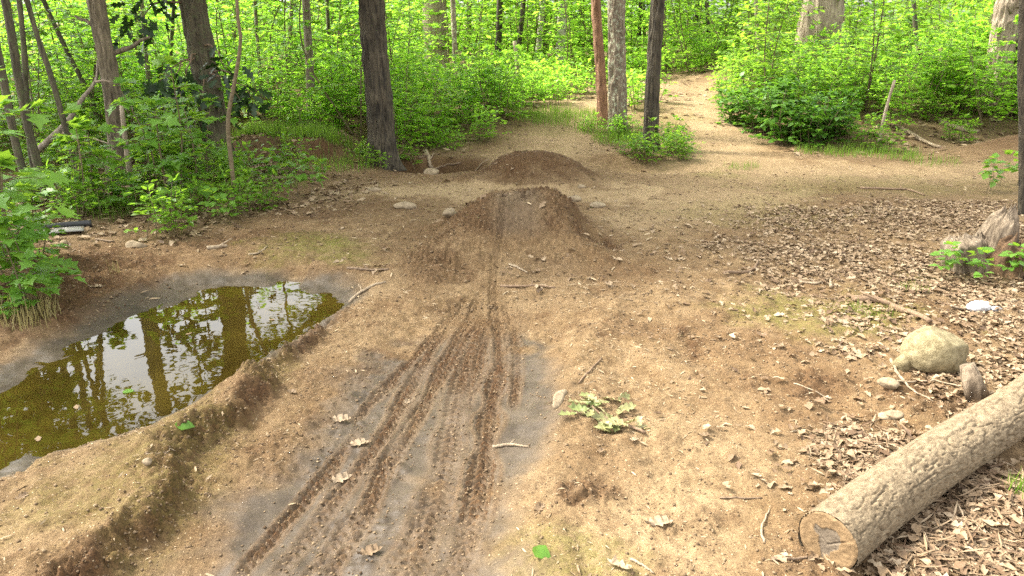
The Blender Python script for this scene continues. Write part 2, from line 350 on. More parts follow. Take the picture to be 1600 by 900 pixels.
def leaves_mesh(name, packs, mat):
    vs, fs, rs, n = [], [], [], 0
    for v, f, r in packs: vs.append(v); fs.append(f + n); rs.append(r); n += len(v)
    return mesh(name, np.vstack(vs), np.vstack(fs), False, {'rnd': ('FLOAT', np.concatenate(rs))}, mat)

# ------------------------------------------------------------------ materials
class NT:
    def __init__(s, name):
        s.m = bpy.data.materials.new(name); s.m.use_nodes = True; s.t = s.m.node_tree; s.t.nodes.clear()
        s.out = s.t.nodes.new('ShaderNodeOutputMaterial')
    def n(s, typ, out=0, **kw):
        nd = s.t.nodes.new('ShaderNode' + typ)
        for k, v in kw.items():
            if k.startswith('_'):
                setattr(nd, k[1:], v); continue
            key = int(k[1:]) if k[0] == 'i' and k[1:].isdigit() else k.replace('__', ' ')
            s.put(nd.inputs[key], v)
        return nd.outputs[out]
    def put(s, sock, v):
        if isinstance(v, bpy.types.NodeSocket): s.t.links.new(v, sock)
        else:
            if sock.type == 'RGBA' and len(v) == 3: v = (*v, 1)
            sock.default_value = v
    def mix(s, a, b, f, mode='MIX'):
        nd = s.t.nodes.new('ShaderNodeMix'); nd.data_type = 'RGBA'; nd.blend_type = mode
        s.put(nd.inputs[0], f); s.put(nd.inputs[6], a); s.put(nd.inputs[7], b); return nd.outputs[2]
    def math(s, op, a, b=0.0, clamp=False):
        nd = s.t.nodes.new('ShaderNodeMath'); nd.operation = op; nd.use_clamp = clamp; s.put(nd.inputs[0], a); s.put(nd.inputs[1], b); return nd.outputs[0]
    def rng(s, v, a, b, c=0.0, d=1.0):
        nd = s.t.nodes.new('ShaderNodeMapRange'); s.put(nd.inputs[0], v)
        for i, q in enumerate((a, b, c, d)): s.put(nd.inputs[i + 1], q)
        return nd.outputs[0]
    def noise(s, vec, scale, detail=3, rough=.55, dist=0.0):
        return s.n('TexNoise', Vector=vec, Scale=scale, Detail=detail, Roughness=rough, Distortion=dist)
    def done(s, sh): s.t.links.new(sh, s.out.inputs[0]); return s.m

def soil_material():
    k = NT('soil'); pos = k.n('TexCoord', 3)
    a = k.n('Attribute', 0, _attribute_name='soil'); sep = k.t.nodes.new('ShaderNodeSeparateColor'); k.put(sep.inputs[0], a)
    wet, dark, moss = sep.outputs[0], sep.outputs[1], sep.outputs[2]
    b = k.n('Attribute', 0, _attribute_name='soil_more'); sep2 = k.t.nodes.new('ShaderNodeSeparateColor'); k.put(sep2.inputs[0], b)
    sand, litter, damp = sep2.outputs[0], sep2.outputs[1], sep2.outputs[2]
    n1 = k.noise(pos, 1.1, 4); n2 = k.noise(pos, 8, 6, .65); n3 = k.noise(pos, 85, 5, .72); n4 = k.noise(pos, 260, 3, .7)
    n5 = k.noise(pos, 6.5, 6, .72, .6)
    tan = k.mix((.118, .074, .034), (.200, .134, .070), k.rng(n2, .36, .64))
    tan = k.mix(tan, (.112, .066, .030), k.rng(n1, .45, .62, 0, .75))
    c = k.mix(tan, (.078, .041, .017), k.rng(n5, .54, .66, 0, .7))
    c = k.mix(c, (.275, .185, .092), k.rng(n3, .56, .66, 0, .6))
    c = k.mix(c, (.070, .037, .016), k.rng(n3, .44, .35, 0, .7))
    c = k.mix(c, k.mix((.235, .165, .088), (.33, .24, .138), n2), k.math('MULTIPLY', sand, k.rng(n3, .3, .6, .35, 1)))
    dk = k.mix((.032, .016, .007), (.105, .053, .022), k.rng(n3, .38, .64))
    c = k.mix(c, dk, k.math('MULTIPLY', dark, k.rng(n2, .30, .55, .45, 1)))
    c = k.mix(c, k.mix((.10, .066, .034), (.18, .125, .068), n3), k.math('MULTIPLY', litter, .8))
    c = k.mix(c, k.mix((.085, .088, .012), (.13, .122, .024), n3), k.math('MULTIPLY', moss, k.rng(k.noise(pos, 30, 5, .7), .36, .58, .2, .95)))
    c = k.mix(c, k.mix((.034, .026, .017), (.060, .045, .029), k.rng(n2, .35, .65)), damp)
    c = k.mix(c, k.mix((.046, .034, .023), (.078, .059, .041), k.rng(n2, .35, .65)), wet)
    dry = k.math('SUBTRACT', 1.0, k.math('MAXIMUM', wet, damp), True)
    # grit: pale and dark grains
    vo = k.t.nodes.new('ShaderNodeTexVoronoi'); k.put(vo.inputs['Vector'], pos); vo.inputs['Scale'].default_value = 95; vo.inputs['Randomness'].default_value = 1
    vsep = k.t.nodes.new('ShaderNodeSeparateColor'); k.put(vsep.inputs[0], vo.outputs['Color'])
    grain = k.math('MULTIPLY', k.rng(vo.outputs['Distance'], .34, .22), k.rng(vsep.outputs[0], .86, .90))
    graind = k.math('MULTIPLY', k.rng(vo.outputs['Distance'], .42, .30), k.rng(vsep.outputs[1], .80, .84))
    c = k.mix(c, (.36, .27, .165), k.math('MULTIPLY', grain, k.rng(dry, 0, 1, .15, .85)))
    c = k.mix(c, (.045, .025, .012), k.math('MULTIPLY', graind, k.rng(dry, 0, 1, .12, .7)))
    c = k.mix(c, k.rng(n4, .28, .72, .50, 1.50), k.rng(dry, 0, 1, .5, 1), 'MULTIPLY')
    rough = k.rng(dry, 0, 1, .50, .95)
    rough = k.math('ADD', rough, k.rng(n3, .3, .7, -.06, .12))
    hgt = k.math('ADD', k.math('MULTIPLY', n3, 1.0), k.math('MULTIPLY', n4, .35))
    hgt = k.math('ADD', hgt, k.math('MULTIPLY', grain, .25))
    bstr = k.rng(dry, 0, 1, .20, .55)
    bp = k.t.nodes.new('ShaderNodeBump'); bp.inputs['Distance'].default_value = .020; k.put(bp.inputs['Strength'], bstr); k.put(bp.inputs['Height'], hgt)
    p = k.n('BsdfPrincipled', 0, Base__Color=c, Roughness=rough, Normal=bp.outputs[0])
    p.node.inputs['Specular IOR Level'].default_value = .22
    return k.done(p)
def leaf_material(name, ca, cb, trans, cdark=None, tmix=.45, rough=.45):
    k = NT(name); r = k.n('Attribute', 2, _attribute_name='rnd'); oi = k.n('ObjectInfo', 5)
    f = k.math('ADD', k.math('MULTIPLY', r, .75), k.math('MULTIPLY', oi, .35), True)
    c = k.mix(ca, cb, f)
    t = k.mix(tuple(q * .8 for q in trans), trans, f)
    p = k.n('BsdfPrincipled', 0, Base__Color=c, Roughness=rough); p.node.inputs['Specular IOR Level'].default_value = .35
    tr = k.n('BsdfTranslucent', 0, Color=t); ms = k.t.nodes.new('ShaderNodeMixShader'); ms.inputs[0].default_value = tmix
    k.put(ms.inputs[1], p); k.put(ms.inputs[2], tr); return k.done(ms.outputs[0])
def bark_material(name, ca, cb, patch=None, patch_amt=0.0, ring=False, zs=.22, scale=26.0, bump=.03):
    k = NT(name); pos = k.n('TexCoord', 3); oi = k.n('ObjectInfo', 5)
    mp = k.n('Mapping', 0, Vector=pos, Scale=(1, 1, zs) if not ring else (.3, .3, 1.6)); v = k.n('VectorMath', 0, i0=mp, i1=oi)
    n1 = k.noise(v, scale, 5, .7, .4); n2 = k.noise(pos, 3.2, 4, .6); n3 = k.noise(pos, 110, 3, .7)
    c = k.mix(ca, cb, k.rng(n1, .36, .64)); c = k.mix(c, k.rng(n3, .2, .8, .7, 1.3), 1.0, 'MULTIPLY')
    c = k.mix(c, ca, k.rng(n2, .45, .75, 0, .6))
    if patch: c = k.mix(c, patch, k.math('MULTIPLY', k.rng(k.noise(pos, 16, 5, .75), .52, .60), patch_amt))
    bp = k.t.nodes.new('ShaderNodeBump'); bp.inputs['Distance'].default_value = bump; bp.inputs['Strength'].default_value = .8
    k.put(bp.inputs['Height'], k.math('ADD', n1, k.math('MULTIPLY', n3, .2)))
    return k.done(k.n('BsdfPrincipled', 0, Base__Color=c, Roughness=.92, Normal=bp.outputs[0]))
def plain_material(name, ca, cb, scale=30.0, rough=.85, bump=.008, use_rnd=False, stretch=(1, 1, 1), spec=.3):
    k = NT(name); pos = k.n('TexCoord', 3); v = k.n('Mapping', 0, Vector=pos, Scale=stretch); n1 = k.noise(v, scale, 6, .7); n2 = k.noise(pos, scale * 6, 3, .7)
    f = k.rng(n1, .35, .65)
    if use_rnd: f = k.math('ADD', k.math('MULTIPLY', f, .3), k.math('MULTIPLY', k.n('Attribute', 2, _attribute_name='rnd'), .75), True)
    c = k.mix(ca, cb, f); c = k.mix(c, k.rng(n2, .2, .8, .75, 1.25), 1.0, 'MULTIPLY')
    bp = k.t.nodes.new('ShaderNodeBump'); bp.inputs['Distance'].default_value = bump; bp.inputs['Strength'].default_value = .7
    k.put(bp.inputs['Height'], k.math('ADD', n1, k.math('MULTIPLY', n2, .3)))
    p = k.n('BsdfPrincipled', 0, Base__Color=c, Roughness=rough, Normal=bp.outputs[0]); p.node.inputs['Specular IOR Level'].default_value = spec
    return k.done(p)
def litter_material():
    k = NT('dry_leaf'); r = k.n('Attribute', 2, _attribute_name='rnd'); cr = k.t.nodes.new('ShaderNodeValToRGB'); k.put(cr.inputs[0], r)
    e = cr.color_ramp.elements; e[0].position = 0; e[0].color = (.055, .030, .014, 1); e[1].position = 1; e[1].color = (.34, .26, .17, 1)
    for p, c in ((.22, (.115, .066, .032, 1)), (.5, (.19, .125, .068, 1)), (.8, (.265, .19, .115, 1))):
        q = e.new(p); q.color = c
    n = k.noise(k.n('TexCoord', 3), 160, 3, .7); c = k.mix(cr.outputs[0], k.rng(n, .2, .8, .7, 1.3), 1.0, 'MULTIPLY')
    p = k.n('BsdfPrincipled', 0, Base__Color=c, Roughness=.75); tr = k.n('BsdfTranslucent', 0, Color=c)
    ms = k.t.nodes.new('ShaderNodeMixShader'); ms.inputs[0].default_value = .15; k.put(ms.inputs[1], p); k.put(ms.inputs[2], tr)
    return k.done(ms.outputs[0])
def water_material():
    k = NT('murky_water'); pos = k.n('TexCoord', 3); nz = k.noise(pos, 2.4, 4, .6)
    bp = k.t.nodes.new('ShaderNodeBump'); bp.inputs['Distance'].default_value = .005; bp.inputs['Strength'].default_value = .2; k.put(bp.inputs['Height'], k.noise(pos, 6, 2))
    body = k.n('BsdfDiffuse', 0, Color=k.mix((.042, .031, .006), (.082, .060, .010), k.rng(nz, .35, .65)))
    thru = k.n('BsdfTransparent', 0, Color=(.62, .46, .16))
    ms = k.t.nodes.new('ShaderNodeMixShader'); ms.inputs[0].default_value = .45; k.put(ms.inputs[1], thru); k.put(ms.inputs[2], body)
    gl = k.n('BsdfGlossy', 0, Roughness=.015, Normal=bp.outputs[0]); fr = k.n('Fresnel', 0, IOR=1.34, Normal=bp.outputs[0])
    m2 = k.t.nodes.new('ShaderNodeMixShader'); k.put(m2.inputs[0], fr); k.put(m2.inputs[1], ms.outputs[0]); k.put(m2.inputs[2], gl)
    return k.done(m2.outputs[0])

M = {}
M['soil'] = soil_material(); M['water'] = water_material(); M['litter'] = litter_material()
M['lime'] = leaf_material('lime_leaf', (.090, .220, .016), (.19, .33, .026), (.45, .80, .065), tmix=.54)
M['green'] = leaf_material('green_leaf', (.060, .155, .014), (.14, .25, .022), (.36, .62, .045), tmix=.5)
M['deep'] = leaf_material('deep_green_leaf', (.040, .115, .014), (.085, .19, .022), (.20, .42, .03), tmix=.42)
M['near'] = leaf_material('fresh_leaf', (.065, .17, .02), (.13, .25, .035), (.34, .56, .04), tmix=.42)
M['canopy'] = leaf_material('canopy_leaf', (.06, .13, .012), (.12, .20, .02), (.40, .52, .03), tmix=.5)
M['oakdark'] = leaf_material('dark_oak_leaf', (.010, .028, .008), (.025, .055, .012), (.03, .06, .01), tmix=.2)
M['grass'] = leaf_material('grass_blade', (.06, .14, .015), (.15, .22, .03), (.24, .42, .03), tmix=.4)
M['drygrass'] = leaf_material('dry_grass_blade', (.20, .17, .06), (.36, .29, .13), (.3, .26, .1), tmix=.3)
M['wilt'] = leaf_material('wilted_leaf', (.15, .185, .055), (.33, .26, .14), (.25, .26, .08), tmix=.15)
M['oak_bark'] = bark_material('furrowed_oak_bark', (.012, .009, .005), (.100, .080, .050), zs=.14, scale=34)
M['warm_bark'] = bark_material('warm_grey_bark', (.050, .038, .022), (.205, .165, .105), zs=.16, scale=34)
M['green_bark'] = bark_material('mossy_dark_bark', (.030, .024, .014), (.120, .100, .058), (.085, .11, .04), .5, zs=.14, scale=32)
M['grey_bark'] = bark_material('grey_bark', (.11, .085, .06), (.27, .225, .17), zs=.3)
M['pale_bark'] = bark_material('pale_bark', (.17, .125, .085), (.38, .31, .23), zs=.12, scale=22)
M['red_bark'] = bark_material('reddish_bark', (.13, .065, .035), (.34, .185, .105), zs=.25)
M['lichen_bark'] = bark_material('lichen_bark', (.10, .075, .05), (.25, .195, .135), (.38, .40, .28), .85, zs=.2, scale=30)
M['birch'] = bark_material('birch_bark', (.46, .41, .34), (.60, .55, .47), (.06, .05, .04), .8, ring=True)
M['twig'] = plain_material('twig_bark', (.10, .066, .040), (.20, .14, .09), 40)
M['stem'] = plain_material('green_brown_stem', (.085, .065, .035), (.17, .13, .075), 40)
M['stick_pale'] = plain_material('bleached_stick', (.16, .115, .072), (.33, .26, .175), 40, stretch=(1, 1, 1))
M['stick_brown'] = plain_material('brown_stick', (.11, .07, .042), (.23, .155, .095), 40)
M['logbark'] = plain_material('dusty_log_bark', (.105, .075, .043), (.235, .18, .112), 34, .9, .018)
M['logcut'] = plain_material('sawn_dusty_log_end', (.12, .076, .036), (.20, .132, .068), 20, .9, .008)
M['logheart'] = plain_material('grey_heartwood', (.085, .065, .045), (.135, .105, .072), 30, .9, .004)
M['rock'] = plain_material('lichened_boulder', (.13, .102, .050), (.27, .222, .125), 26, .9, .020)
M['stone'] = plain_material('pale_stone', (.14, .105, .064), (.29, .225, .145), 24, .9, .006)
M['weathered'] = plain_material('weathered_stump_wood', (.060, .042, .026), (.27, .21, .145), 30, .9, .012, stretch=(1, 1, .22))
M['rotwood'] = plain_material('rotten_brown_wood', (.045, .027, .015), (.135, .08, .04), 22, .95, .015)
M['blackplastic'] = plain_material('black_plastic', (.012, .012, .013), (.028, .028, .03), 8, .45, .002, spec=.5)
M['greyplastic'] = plain_material('grey_film', (.13, .13, .12), (.2, .19, .17), 8, .4, .002, spec=.5)
M['whiteplastic'] = plain_material('crumpled_white_plastic', (.38, .38, .38), (.55, .55, .56), 30, .35, .004, spec=.6)
M['orange'] = plain_material('orange_petal', (.62, .17, .02), (.75, .28, .04), 40, .6, .001)
M['crumb'] = plain_material('soil_crumb', (.055, .031, .015), (.30, .215, .125), 60, .95, .004, use_rnd=True)
M['chip'] = plain_material('straw_bits', (.11, .068, .034), (.40, .31, .195), 60, .85, .002, use_rnd=True)

# ------------------------------------------------------------------ the ground, split into its named pieces
nr, nc = SH
ii, jj = np.meshgrid(np.arange(nr - 1), np.arange(nc - 1), indexing='ij')
FACES = np.stack([ii * nc + jj, ii * nc + jj + 1, (ii + 1) * nc + jj + 1, (ii + 1) * nc + jj], -1).reshape(-1, 4)
PV = np.stack([X, Y, Z], -1).reshape(-1, 3)
gzx = np.gradient(Z, GX, axis=1); gzy = np.gradient(Z, GY, axis=0)
NV = np.stack([-gzx, -gzy, np.ones(SH)], -1).reshape(-1, 3); NV /= np.linalg.norm(NV, axis=1)[:, None]
wetv = np.clip(WETM * (1 - RUT * 1.0), 0, 1) * sst(-.35, .25, fbm(X * 3.2, Y * 3.2, 4, 120) + .95)
wetv = np.maximum(wetv, .45 * sst(.30, .06, np.abs(X - .04 + .05 * warp)) * sst(5.3, 5.7, Y + warp) * sst(6.35, 6.2, Y))
darkv = np.clip(np.maximum(DARK, RUT * 1.0 * np.clip(WETM + .3, 0, 1)), 0, 1)
SOIL = np.stack([wetv, darkv, MOSS * (1 - WETM), np.ones(SH)], -1).reshape(-1, 4)
SOIL2 = np.stack([SAND, LITTER, DAMP, np.ones(SH)], -1).reshape(-1, 4)
cx, cy = (X[:-1, :-1] + X[1:, 1:]) / 2, (Y[:-1, :-1] + Y[1:, 1:]) / 2
reg = np.zeros(cx.shape, int)
reg[(SDM[:-1, :-1] < .05) & (cy < 4.7) & (cy > .9)] = 1
reg[(PROF[:-1, :-1] > .25) & (cy > 5.15) & (cy < 6.8) & (np.abs(cx) < 1)] = 2
reg[(R2[:-1, :-1] < .92)] = 3
reg[(np.hypot((cx - 6.9) / 1.0, (cy - 10.2) / .8) < 1)] = 4
reg = reg.ravel()
def ground_piece(name, k, label=None):
    f = FACES[reg == k]; u, inv = np.unique(f, return_inverse=True)
    me = mesh(name, PV[u], inv.reshape(f.shape), True, {'soil': ('FLOAT_COLOR', SOIL[u]), 'soil_more': ('FLOAT_COLOR', SOIL2[u])}, M['soil'])
    return tag(obj(name, me), label, None, None, 'structure')
ground_piece('ground', 0)
ground_piece('mud_track', 1, 'wet grey mud track pressed with bicycle tyre treads')
ground_piece('dirt_mound', 2, 'worn dirt jump mound with a smooth packed lane over it')
ground_piece('dirt_mound', 3, 'rounded reddish dirt mound behind the packed jump')
ground_piece('dirt_mound', 4, 'dark soil heap beside the thicket and side trail')
pc = PUDDLE.mean(0); dirs = PUDDLE - pc; dirs /= np.linalg.norm(dirs, axis=1)[:, None]
ring = PUDDLE + dirs * .10
wv = np.vstack([[pc[0], pc[1], ZW], np.column_stack([ring, np.full(len(ring), ZW)])]); nrg = len(ring)
wf = np.array([(0, 1 + i, 1 + (i + 1) % nrg) for i in range(nrg)])
if (np.cross(ring[1] - ring[0], pc - ring[0])) < 0: wf = wf[:, ::-1]
tag(obj('puddle_water', mesh('puddle_water', wv, wf, False, None, M['water'])), 'still murky olive brown puddle', None, None, 'structure')
#@@END_GROUND

# ------------------------------------------------------------------ trees
def bark_disp(amp, kx, kz, seed):
    def d(a, s, r):
        w = vnoise(np.cos(a) * 1.3 + seed, s * 1.1, seed + 3) * .5
        n = vnoise(np.cos(a + w * .3) * r * kx, np.sin(a + w * .3) * r * kx, seed, s * kz)
        n2 = vnoise(np.cos(a) * r * kx * 2.3, np.sin(a) * r * kx * 2.3, seed + 1, s * kz * 2.5)
        return amp * (1 - 2.2 * np.abs(n)) + amp * .45 * n2 + r * .05 * vnoise(np.cos(a) * 1.2, np.sin(a) * 1.2, seed + 2, s * 1.3)
    return d
def canopy_mesh(seed, rad, hgt, nclump, per, size):
    r = np.random.default_rng(seed); limbs = []; pk = []
    for i in range(nclump):
        while True:
            c = r.uniform(-1, 1, 3)
            if .25 < np.linalg.norm(c) < 1: break
        c = c * np.array([rad, rad, hgt / 2]) + np.array([0, 0, hgt / 2])
        if i % 3 == 0:
            p0 = np.array([0, 0, max(0, c[2] * .45 - .4)]); mid = (p0 + c) / 2 + np.array([0, 0, .35])
            limbs.append(tube(smooth_line([p0, mid, c], 4), np.linspace(.07, .012, 9), 5))
        n = int(per * r.uniform(.6, 1.4)); pos = c + r.normal(0, 1, (n, 3)) * np.array([.42, .42, .22]) * (rad / 2.6)
        ax = r.normal(0, 1, (n, 3)) * np.array([1, 1, .35]); nm = r.normal(0, .45, (n, 3)) + np.array([0, 0, 1])
        pk.append(place_leaves(L_RHOMB, pos, ax, nm, size * r.uniform(.7, 1.25, n), r.random(n)))
    lv, lf = join(limbs)
    return leaves_mesh('crown', pk, M['canopy']), mesh('limb', lv, lf, True, None, M['twig'])
CROWNS = [canopy_mesh(300 + i, 2.7, 5.5, 50, 34, .20) for i in range(3)]
LOW_CROWN = canopy_mesh(310, 2.7, 5.0, 80, 85, .17)
def tree(path_px, depth, width, bark, label, height=8.5, crown=True, group=None, name='tree', near_detail=False, flare=.45, cat='tree', top_open=False, cscale=1.0, low=False):
    """path_px: image points from base to the highest one seen; the trunk then goes on up to its crown"""
    base = G(*path_px[0]) if depth is None else Vector((0, 0, 0))
    if depth is None: dep = base.y; pts = [base - Vector((0, 0, .08))]
    else:
        dep = depth; q = up_at(path_px[0][0], path_px[0][1], dep); base = on(q.x, q.y); pts = [base - Vector((0, 0, .08))]
        if q.z > base.z + .3: pts.append(q)
    dist = math.hypot(dep, base.x)
    for k, (px, py) in enumerate(path_px[1:]): pts.append(up_at(px, py, dep))
    if not top_open:
        d = (pts[-1] - pts[0]); d = d / max(d.z, .3)
        zt = base.z + height
        while pts[-1].z < zt - .1:
            d = Vector((d.x * .75, d.y * .75, 1)); st = min(2.0, zt - pts[-1].z); pts.append(pts[-1] + d * st)
    b = np.array(base); P = smooth_line(np.array(pts) - b, 6)
    s = np.concatenate([[0], np.cumsum(np.linalg.norm(np.diff(P, axis=0), axis=1))])
    fine = s[-1] if not near_detail else 3.2
    step = (.018 if near_detail else .12)
    ss = np.arange(0, fine, step); 
    if near_detail: ss = np.concatenate([ss, np.arange(fine, s[-1], .25)])
    ss = np.append(ss, s[-1]); P = np.stack([np.interp(ss, s, P[:, i]) for i in range(3)], 1)
    r0 = width / 2 * math.hypot(dep, CAM_H) / FPX
    R = r0 * (1 - .55 * ss / max(s[-1], 1)) + r0 * flare * np.exp(-ss / .16) if not top_open else r0 * (1 - .35 * ss / s[-1]) + r0 * flare * np.exp(-ss / .16)
    sd = int(abs(path_px[0][0]) * 7 + path_px[0][1]) % 991
    if near_detail:
        fl = lambda a, q, r: bark_disp(min(.024, r0 * .13), 24, 4.0, sd)(a, q, r) + r0 * .42 * np.exp(-q / .13) * np.clip(np.cos(a * 5 + sd) + .3 * np.cos(a * 2 + 1), -.4, 1)
        v, f = tube(P, R, 96, disp=fl)
    else: v, f = tube(P, R, 14 if r0 > .06 else 8, disp=bark_disp(r0 * .08, 14, 3, sd))
    t = thing(name, label, cat, base, 0, group)
    obj('trunk', mesh('trunk', v, f, True, None, M[bark]), t)
    if crown:
        c, l = CROWNS[sd % 3]; top = P[-1]; k = cscale
        zc = top[2] - 3.2 * k
        if low: zc = top[2] - 2.0 * k
        px = np.interp(zc, P[:, 2], P[:, 0]); py = np.interp(zc, P[:, 2], P[:, 1])
        if not low: obj('crown', c, t, (px, py, zc), (0, 0, sd), k); obj('limb', l, t, (px, py, zc), (0, 0, sd), k)
        if low:
            c, l = LOW_CROWN; zc = 2.4 + .3 * math.sin(sd); px = np.interp(zc + 1, P[:, 2], P[:, 0]); py = np.interp(zc + 1, P[:, 2], P[:, 1])
            obj('crown', c, t, (px, py, zc), (0, 0, sd + 2), .75); obj('limb', l, t, (px, py, zc), (0, 0, sd + 2), .75)
    return t, P, base
oak, oakP, oakB = tree([(598, 256), (590, 130), (580, 0)], None, 38, 'oak_bark', 'thick straight oak with deeply furrowed dark bark beside the stick hollow', 9.5, near_detail=True)
slim, slimP, slimB = tree([(181, 285), (180, 190), (165, 80), (150, 0)], None, 25, 'warm_bark', 'slim leaning warm grey tree with short branch stubs in the leafy thicket', 9, near_detail=True, cscale=.9, low=True)
bigl, biglP, biglB = tree([(346, 262), (328, 150), (301, 0)], None, 37, 'green_bark', 'thick dark tree leaning over, hung with dark oak leaf clusters', 10, near_detail=True, low=True)
tree([(486, 216), (484, 110), (478, 0)], 12.0, 13, 'grey_bark', 'thin straight grey tree between the leaning tree and the oak', 7, cscale=.7, low=True)
tree([(368, 332), (362, 260), (356, 190), (368, 120), (376, 60), (370, 0)], None, 7, 'stem', 'wiry sapling with an S bend in its thin stem', 3.6, crown=False, flare=.1)
tree([(207, 302), (200, 250), (194, 205), (190, 165)], None, 9, 'pale_bark', 'pale bare stem standing close behind the slim leaning tree', crown=False, top_open=True, flare=.1, name='dead_tree', cat='dead tree')
tree([(132, 306), (108, 220), (80, 120), (45, 10)], None, 9, 'green_bark', 'thin dark sapling leaning away from the slim warm grey tree', 5, flare=.1, cscale=.45)
tree([(172, 228), (140, 150), (100, 70), (60, -20)], 10.5, 8, 'green_bark', 'thin leaning sapling passing behind the slim warm grey tree', 5.5, flare=.1, cscale=.45)
for k, (a, w) in enumerate([([(76, 312), (48, 215), (28, 120), (8, 0)], 13), ([(52, 318), (28, 240), (12, 160), (-8, 60)], 12), ([(58, 306), (46, 220), (40, 130), (32, 20)], 9)]):
    tree(a, None, w, 'green_bark', 'dark stem of the sapling clump beside the near broad leaved shrub', 5.5, flare=.1, cscale=.5, group='sapling clump stems')
tree([(684, 128), (676, 0)], 20, 36, 'pale_bark', 'broad pale grey trunk rising out of the lime thicket', 13, cscale=.7)
tree([(777, 118), (781, 0)], 21, 10, 'oak_bark', 'thin dark tree between the broad pale trunk and the birches', 9, cscale=.7)
tree([(806, 112), (818, 0)], 20, 8, 'oak_bark', 'thin dark tree rising behind the snapped pale stem', 8, cscale=.6)
tree([(813, 186), (812, 140), (804, 64)], 14.6, 8, 'pale_bark', 'snapped pale stem sticking up at the end of the lime thicket', crown=False, top_open=True, flare=.1, name='dead_tree', cat='dead tree')
tree([(838, 110), (848, 0)], 21.5, 9, 'birch', 'slender white birch with dark marks', 9, cscale=.7)
tree([(851, 112), (854, 0)], 23, 8, 'oak_bark', 'dark stem standing between the two birches', 9, cscale=.6)
tree([(873, 106), (880, 0)], 21.5, 15, 'birch', 'thicker dark patched birch past the slender birch', 10, cscale=.8)
tree([(943, 196), (938, 110), (931, 0)], None, 15, 'red_bark', 'slim reddish trunk growing against the lichen spotted tree', 8, near_detail=True, flare=.15, cscale=.7)
tree([(966, 208), (964, 100), (963, 0)], None, 26, 'lichen_bark', 'straight grey tree spotted with pale lichen in the trail fork', 10, near_detail=True)
tree([(1016, 233), (1020, 120), (1028, 0)], None, 21, 'oak_bark', 'dark barked tree ringed by low green plants in the trail fork', 9.5, near_detail=True)
for a, dd, w, lab in [([(997, 96), (1001, 0)], 26, 6, 'far thin dark stem seen between the lichen tree and the dark tree'), ([(1008, 92), (1006, 0)], 28, 5, 'far thin dark stem seen between the lichen tree and the dark tree'),
                      ([(905, 100), (910, 0)], 27, 6, 'far thin dark stem past the birches'), ([(1110, 90), (1104, 0)], 24, 6, 'far thin stem over the upper trail'), ([(1085, 95), (1090, 0)], 26, 7, 'far thin stem over the upper trail'), ([(730, 110), (735, 0)], 24, 6, 'far thin dark stem beside the broad pale trunk')]:
    tree(a, dd, w, 'oak_bark', lab, 8, group='far thin stems', cscale=.7)
tree([(1560, 110), (1575, 10), (1578, 0)], 13.0, 34, 'pale_bark', 'pale leaning trunk behind the brush thicket', 9, near_detail=True)
tree([(1592, 110), (1600, 0)], 13.8, 30, 'oak_bark', 'dark trunk standing behind the pale leaning trunk', 9)
tree([(1600, 335), (1598, 200), (1596, 60)], None, 11, 'oak_bark', 'slim dark trunk growing just behind the weathered stump', 6, flare=.15, cscale=.6)
for k, (px, dd, w, ln) in enumerate([(236, 12.5, 7, -10), (262, 14, 6, 6), (410, 13, 6, -8), (448, 15, 7, 5), (520, 14.5, 6, -6), (715, 17, 8, -5), (1190, 16, 6, -6), (1440, 14, 7, -8)]):
    tree([(px, 170), (px + ln, 60), (px + ln * 1.6, -10)], dd, w, ['grey_bark', 'green_bark', 'lichen_bark'][k % 3], ['thin grey stem', 'thin dark stem', 'thin lichened stem'][k % 3] + (' rising through the brush thicket beyond the side trail' if px > 1100 else ' rising through the thicket behind the oak and leaning tree'), 6, crown=False, flare=.1, group='thin stems in the thickets')
# branch stubs and dark oak leaf clusters
def stick_path(a, b, n=7, sag=0.0, wob=.02, seed=0):
    a, b = np.array(a, float), np.array(b, float); t = np.linspace(0, 1, n); r = np.random.default_rng(seed)
    P = a + (b - a) * t[:, None] + r.normal(0, wob, (n, 3)) * np.sin(t * math.pi)[:, None] * np.linalg.norm(b - a); P[:, 2] -= sag * np.sin(t * math.pi); return P
for k, (z, ang, L) in enumerate([(2.15, .1, .14), (1.55, 2.8, .12), (1.25, -.2, .35)]):
    x0 = np.array([np.interp(z, slimP[:, 2], slimP[:, i]) for i in range(3)]); e = x0 + np.array([math.cos(ang), math.sin(ang) * .3, .45]) * (L + .14)
    v, f = tube(stick_path(x0, e, 6, 0, .05, k), np.linspace(.032, .012, 6), 8, .2, k); obj('branch_stub', mesh('branch_stub', v, f, True, None, M['warm_bark']), slim)
# dark clusters
for k, (px, py) in enumerate([(290, 120), (262, 130), (355, 108), (375, 155), (318, 165), (250, 128), (230, 10), (205, 40), (392, 150)]):
    q = np.array(up_at(px, py, biglB.y - .45) - biglB); x0 = np.array([np.interp(q[2] + .25, biglP[:, 2], biglP[:, i]) for i in range(3)])
    v, f = tube(stick_path(x0, q, 7, -.1, .04, 40 + k), np.linspace(.016, .004, 7), 5); br = obj('branch', mesh('branch', v, f, True, None, M['twig']), bigl)
    n = 18; pos = q + rng.normal(0, 1, (n, 3)) * np.array([.13, .10, .10]); ax = rng.normal(0, 1, (n, 3)) * np.array([1, .6, .4]) + np.array([0, 0, -.9])
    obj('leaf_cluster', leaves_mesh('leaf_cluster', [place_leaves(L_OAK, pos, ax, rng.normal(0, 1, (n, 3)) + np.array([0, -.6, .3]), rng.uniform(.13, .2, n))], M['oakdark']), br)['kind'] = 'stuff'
q = tree([(1372, 222), (1386, 165), (1398, 125)], None, 6, 'pale_bark', 'thin pale dead tree leaning in the brush thicket', crown=False, top_open=True, flare=.05, name='dead_tree', cat='dead tree')

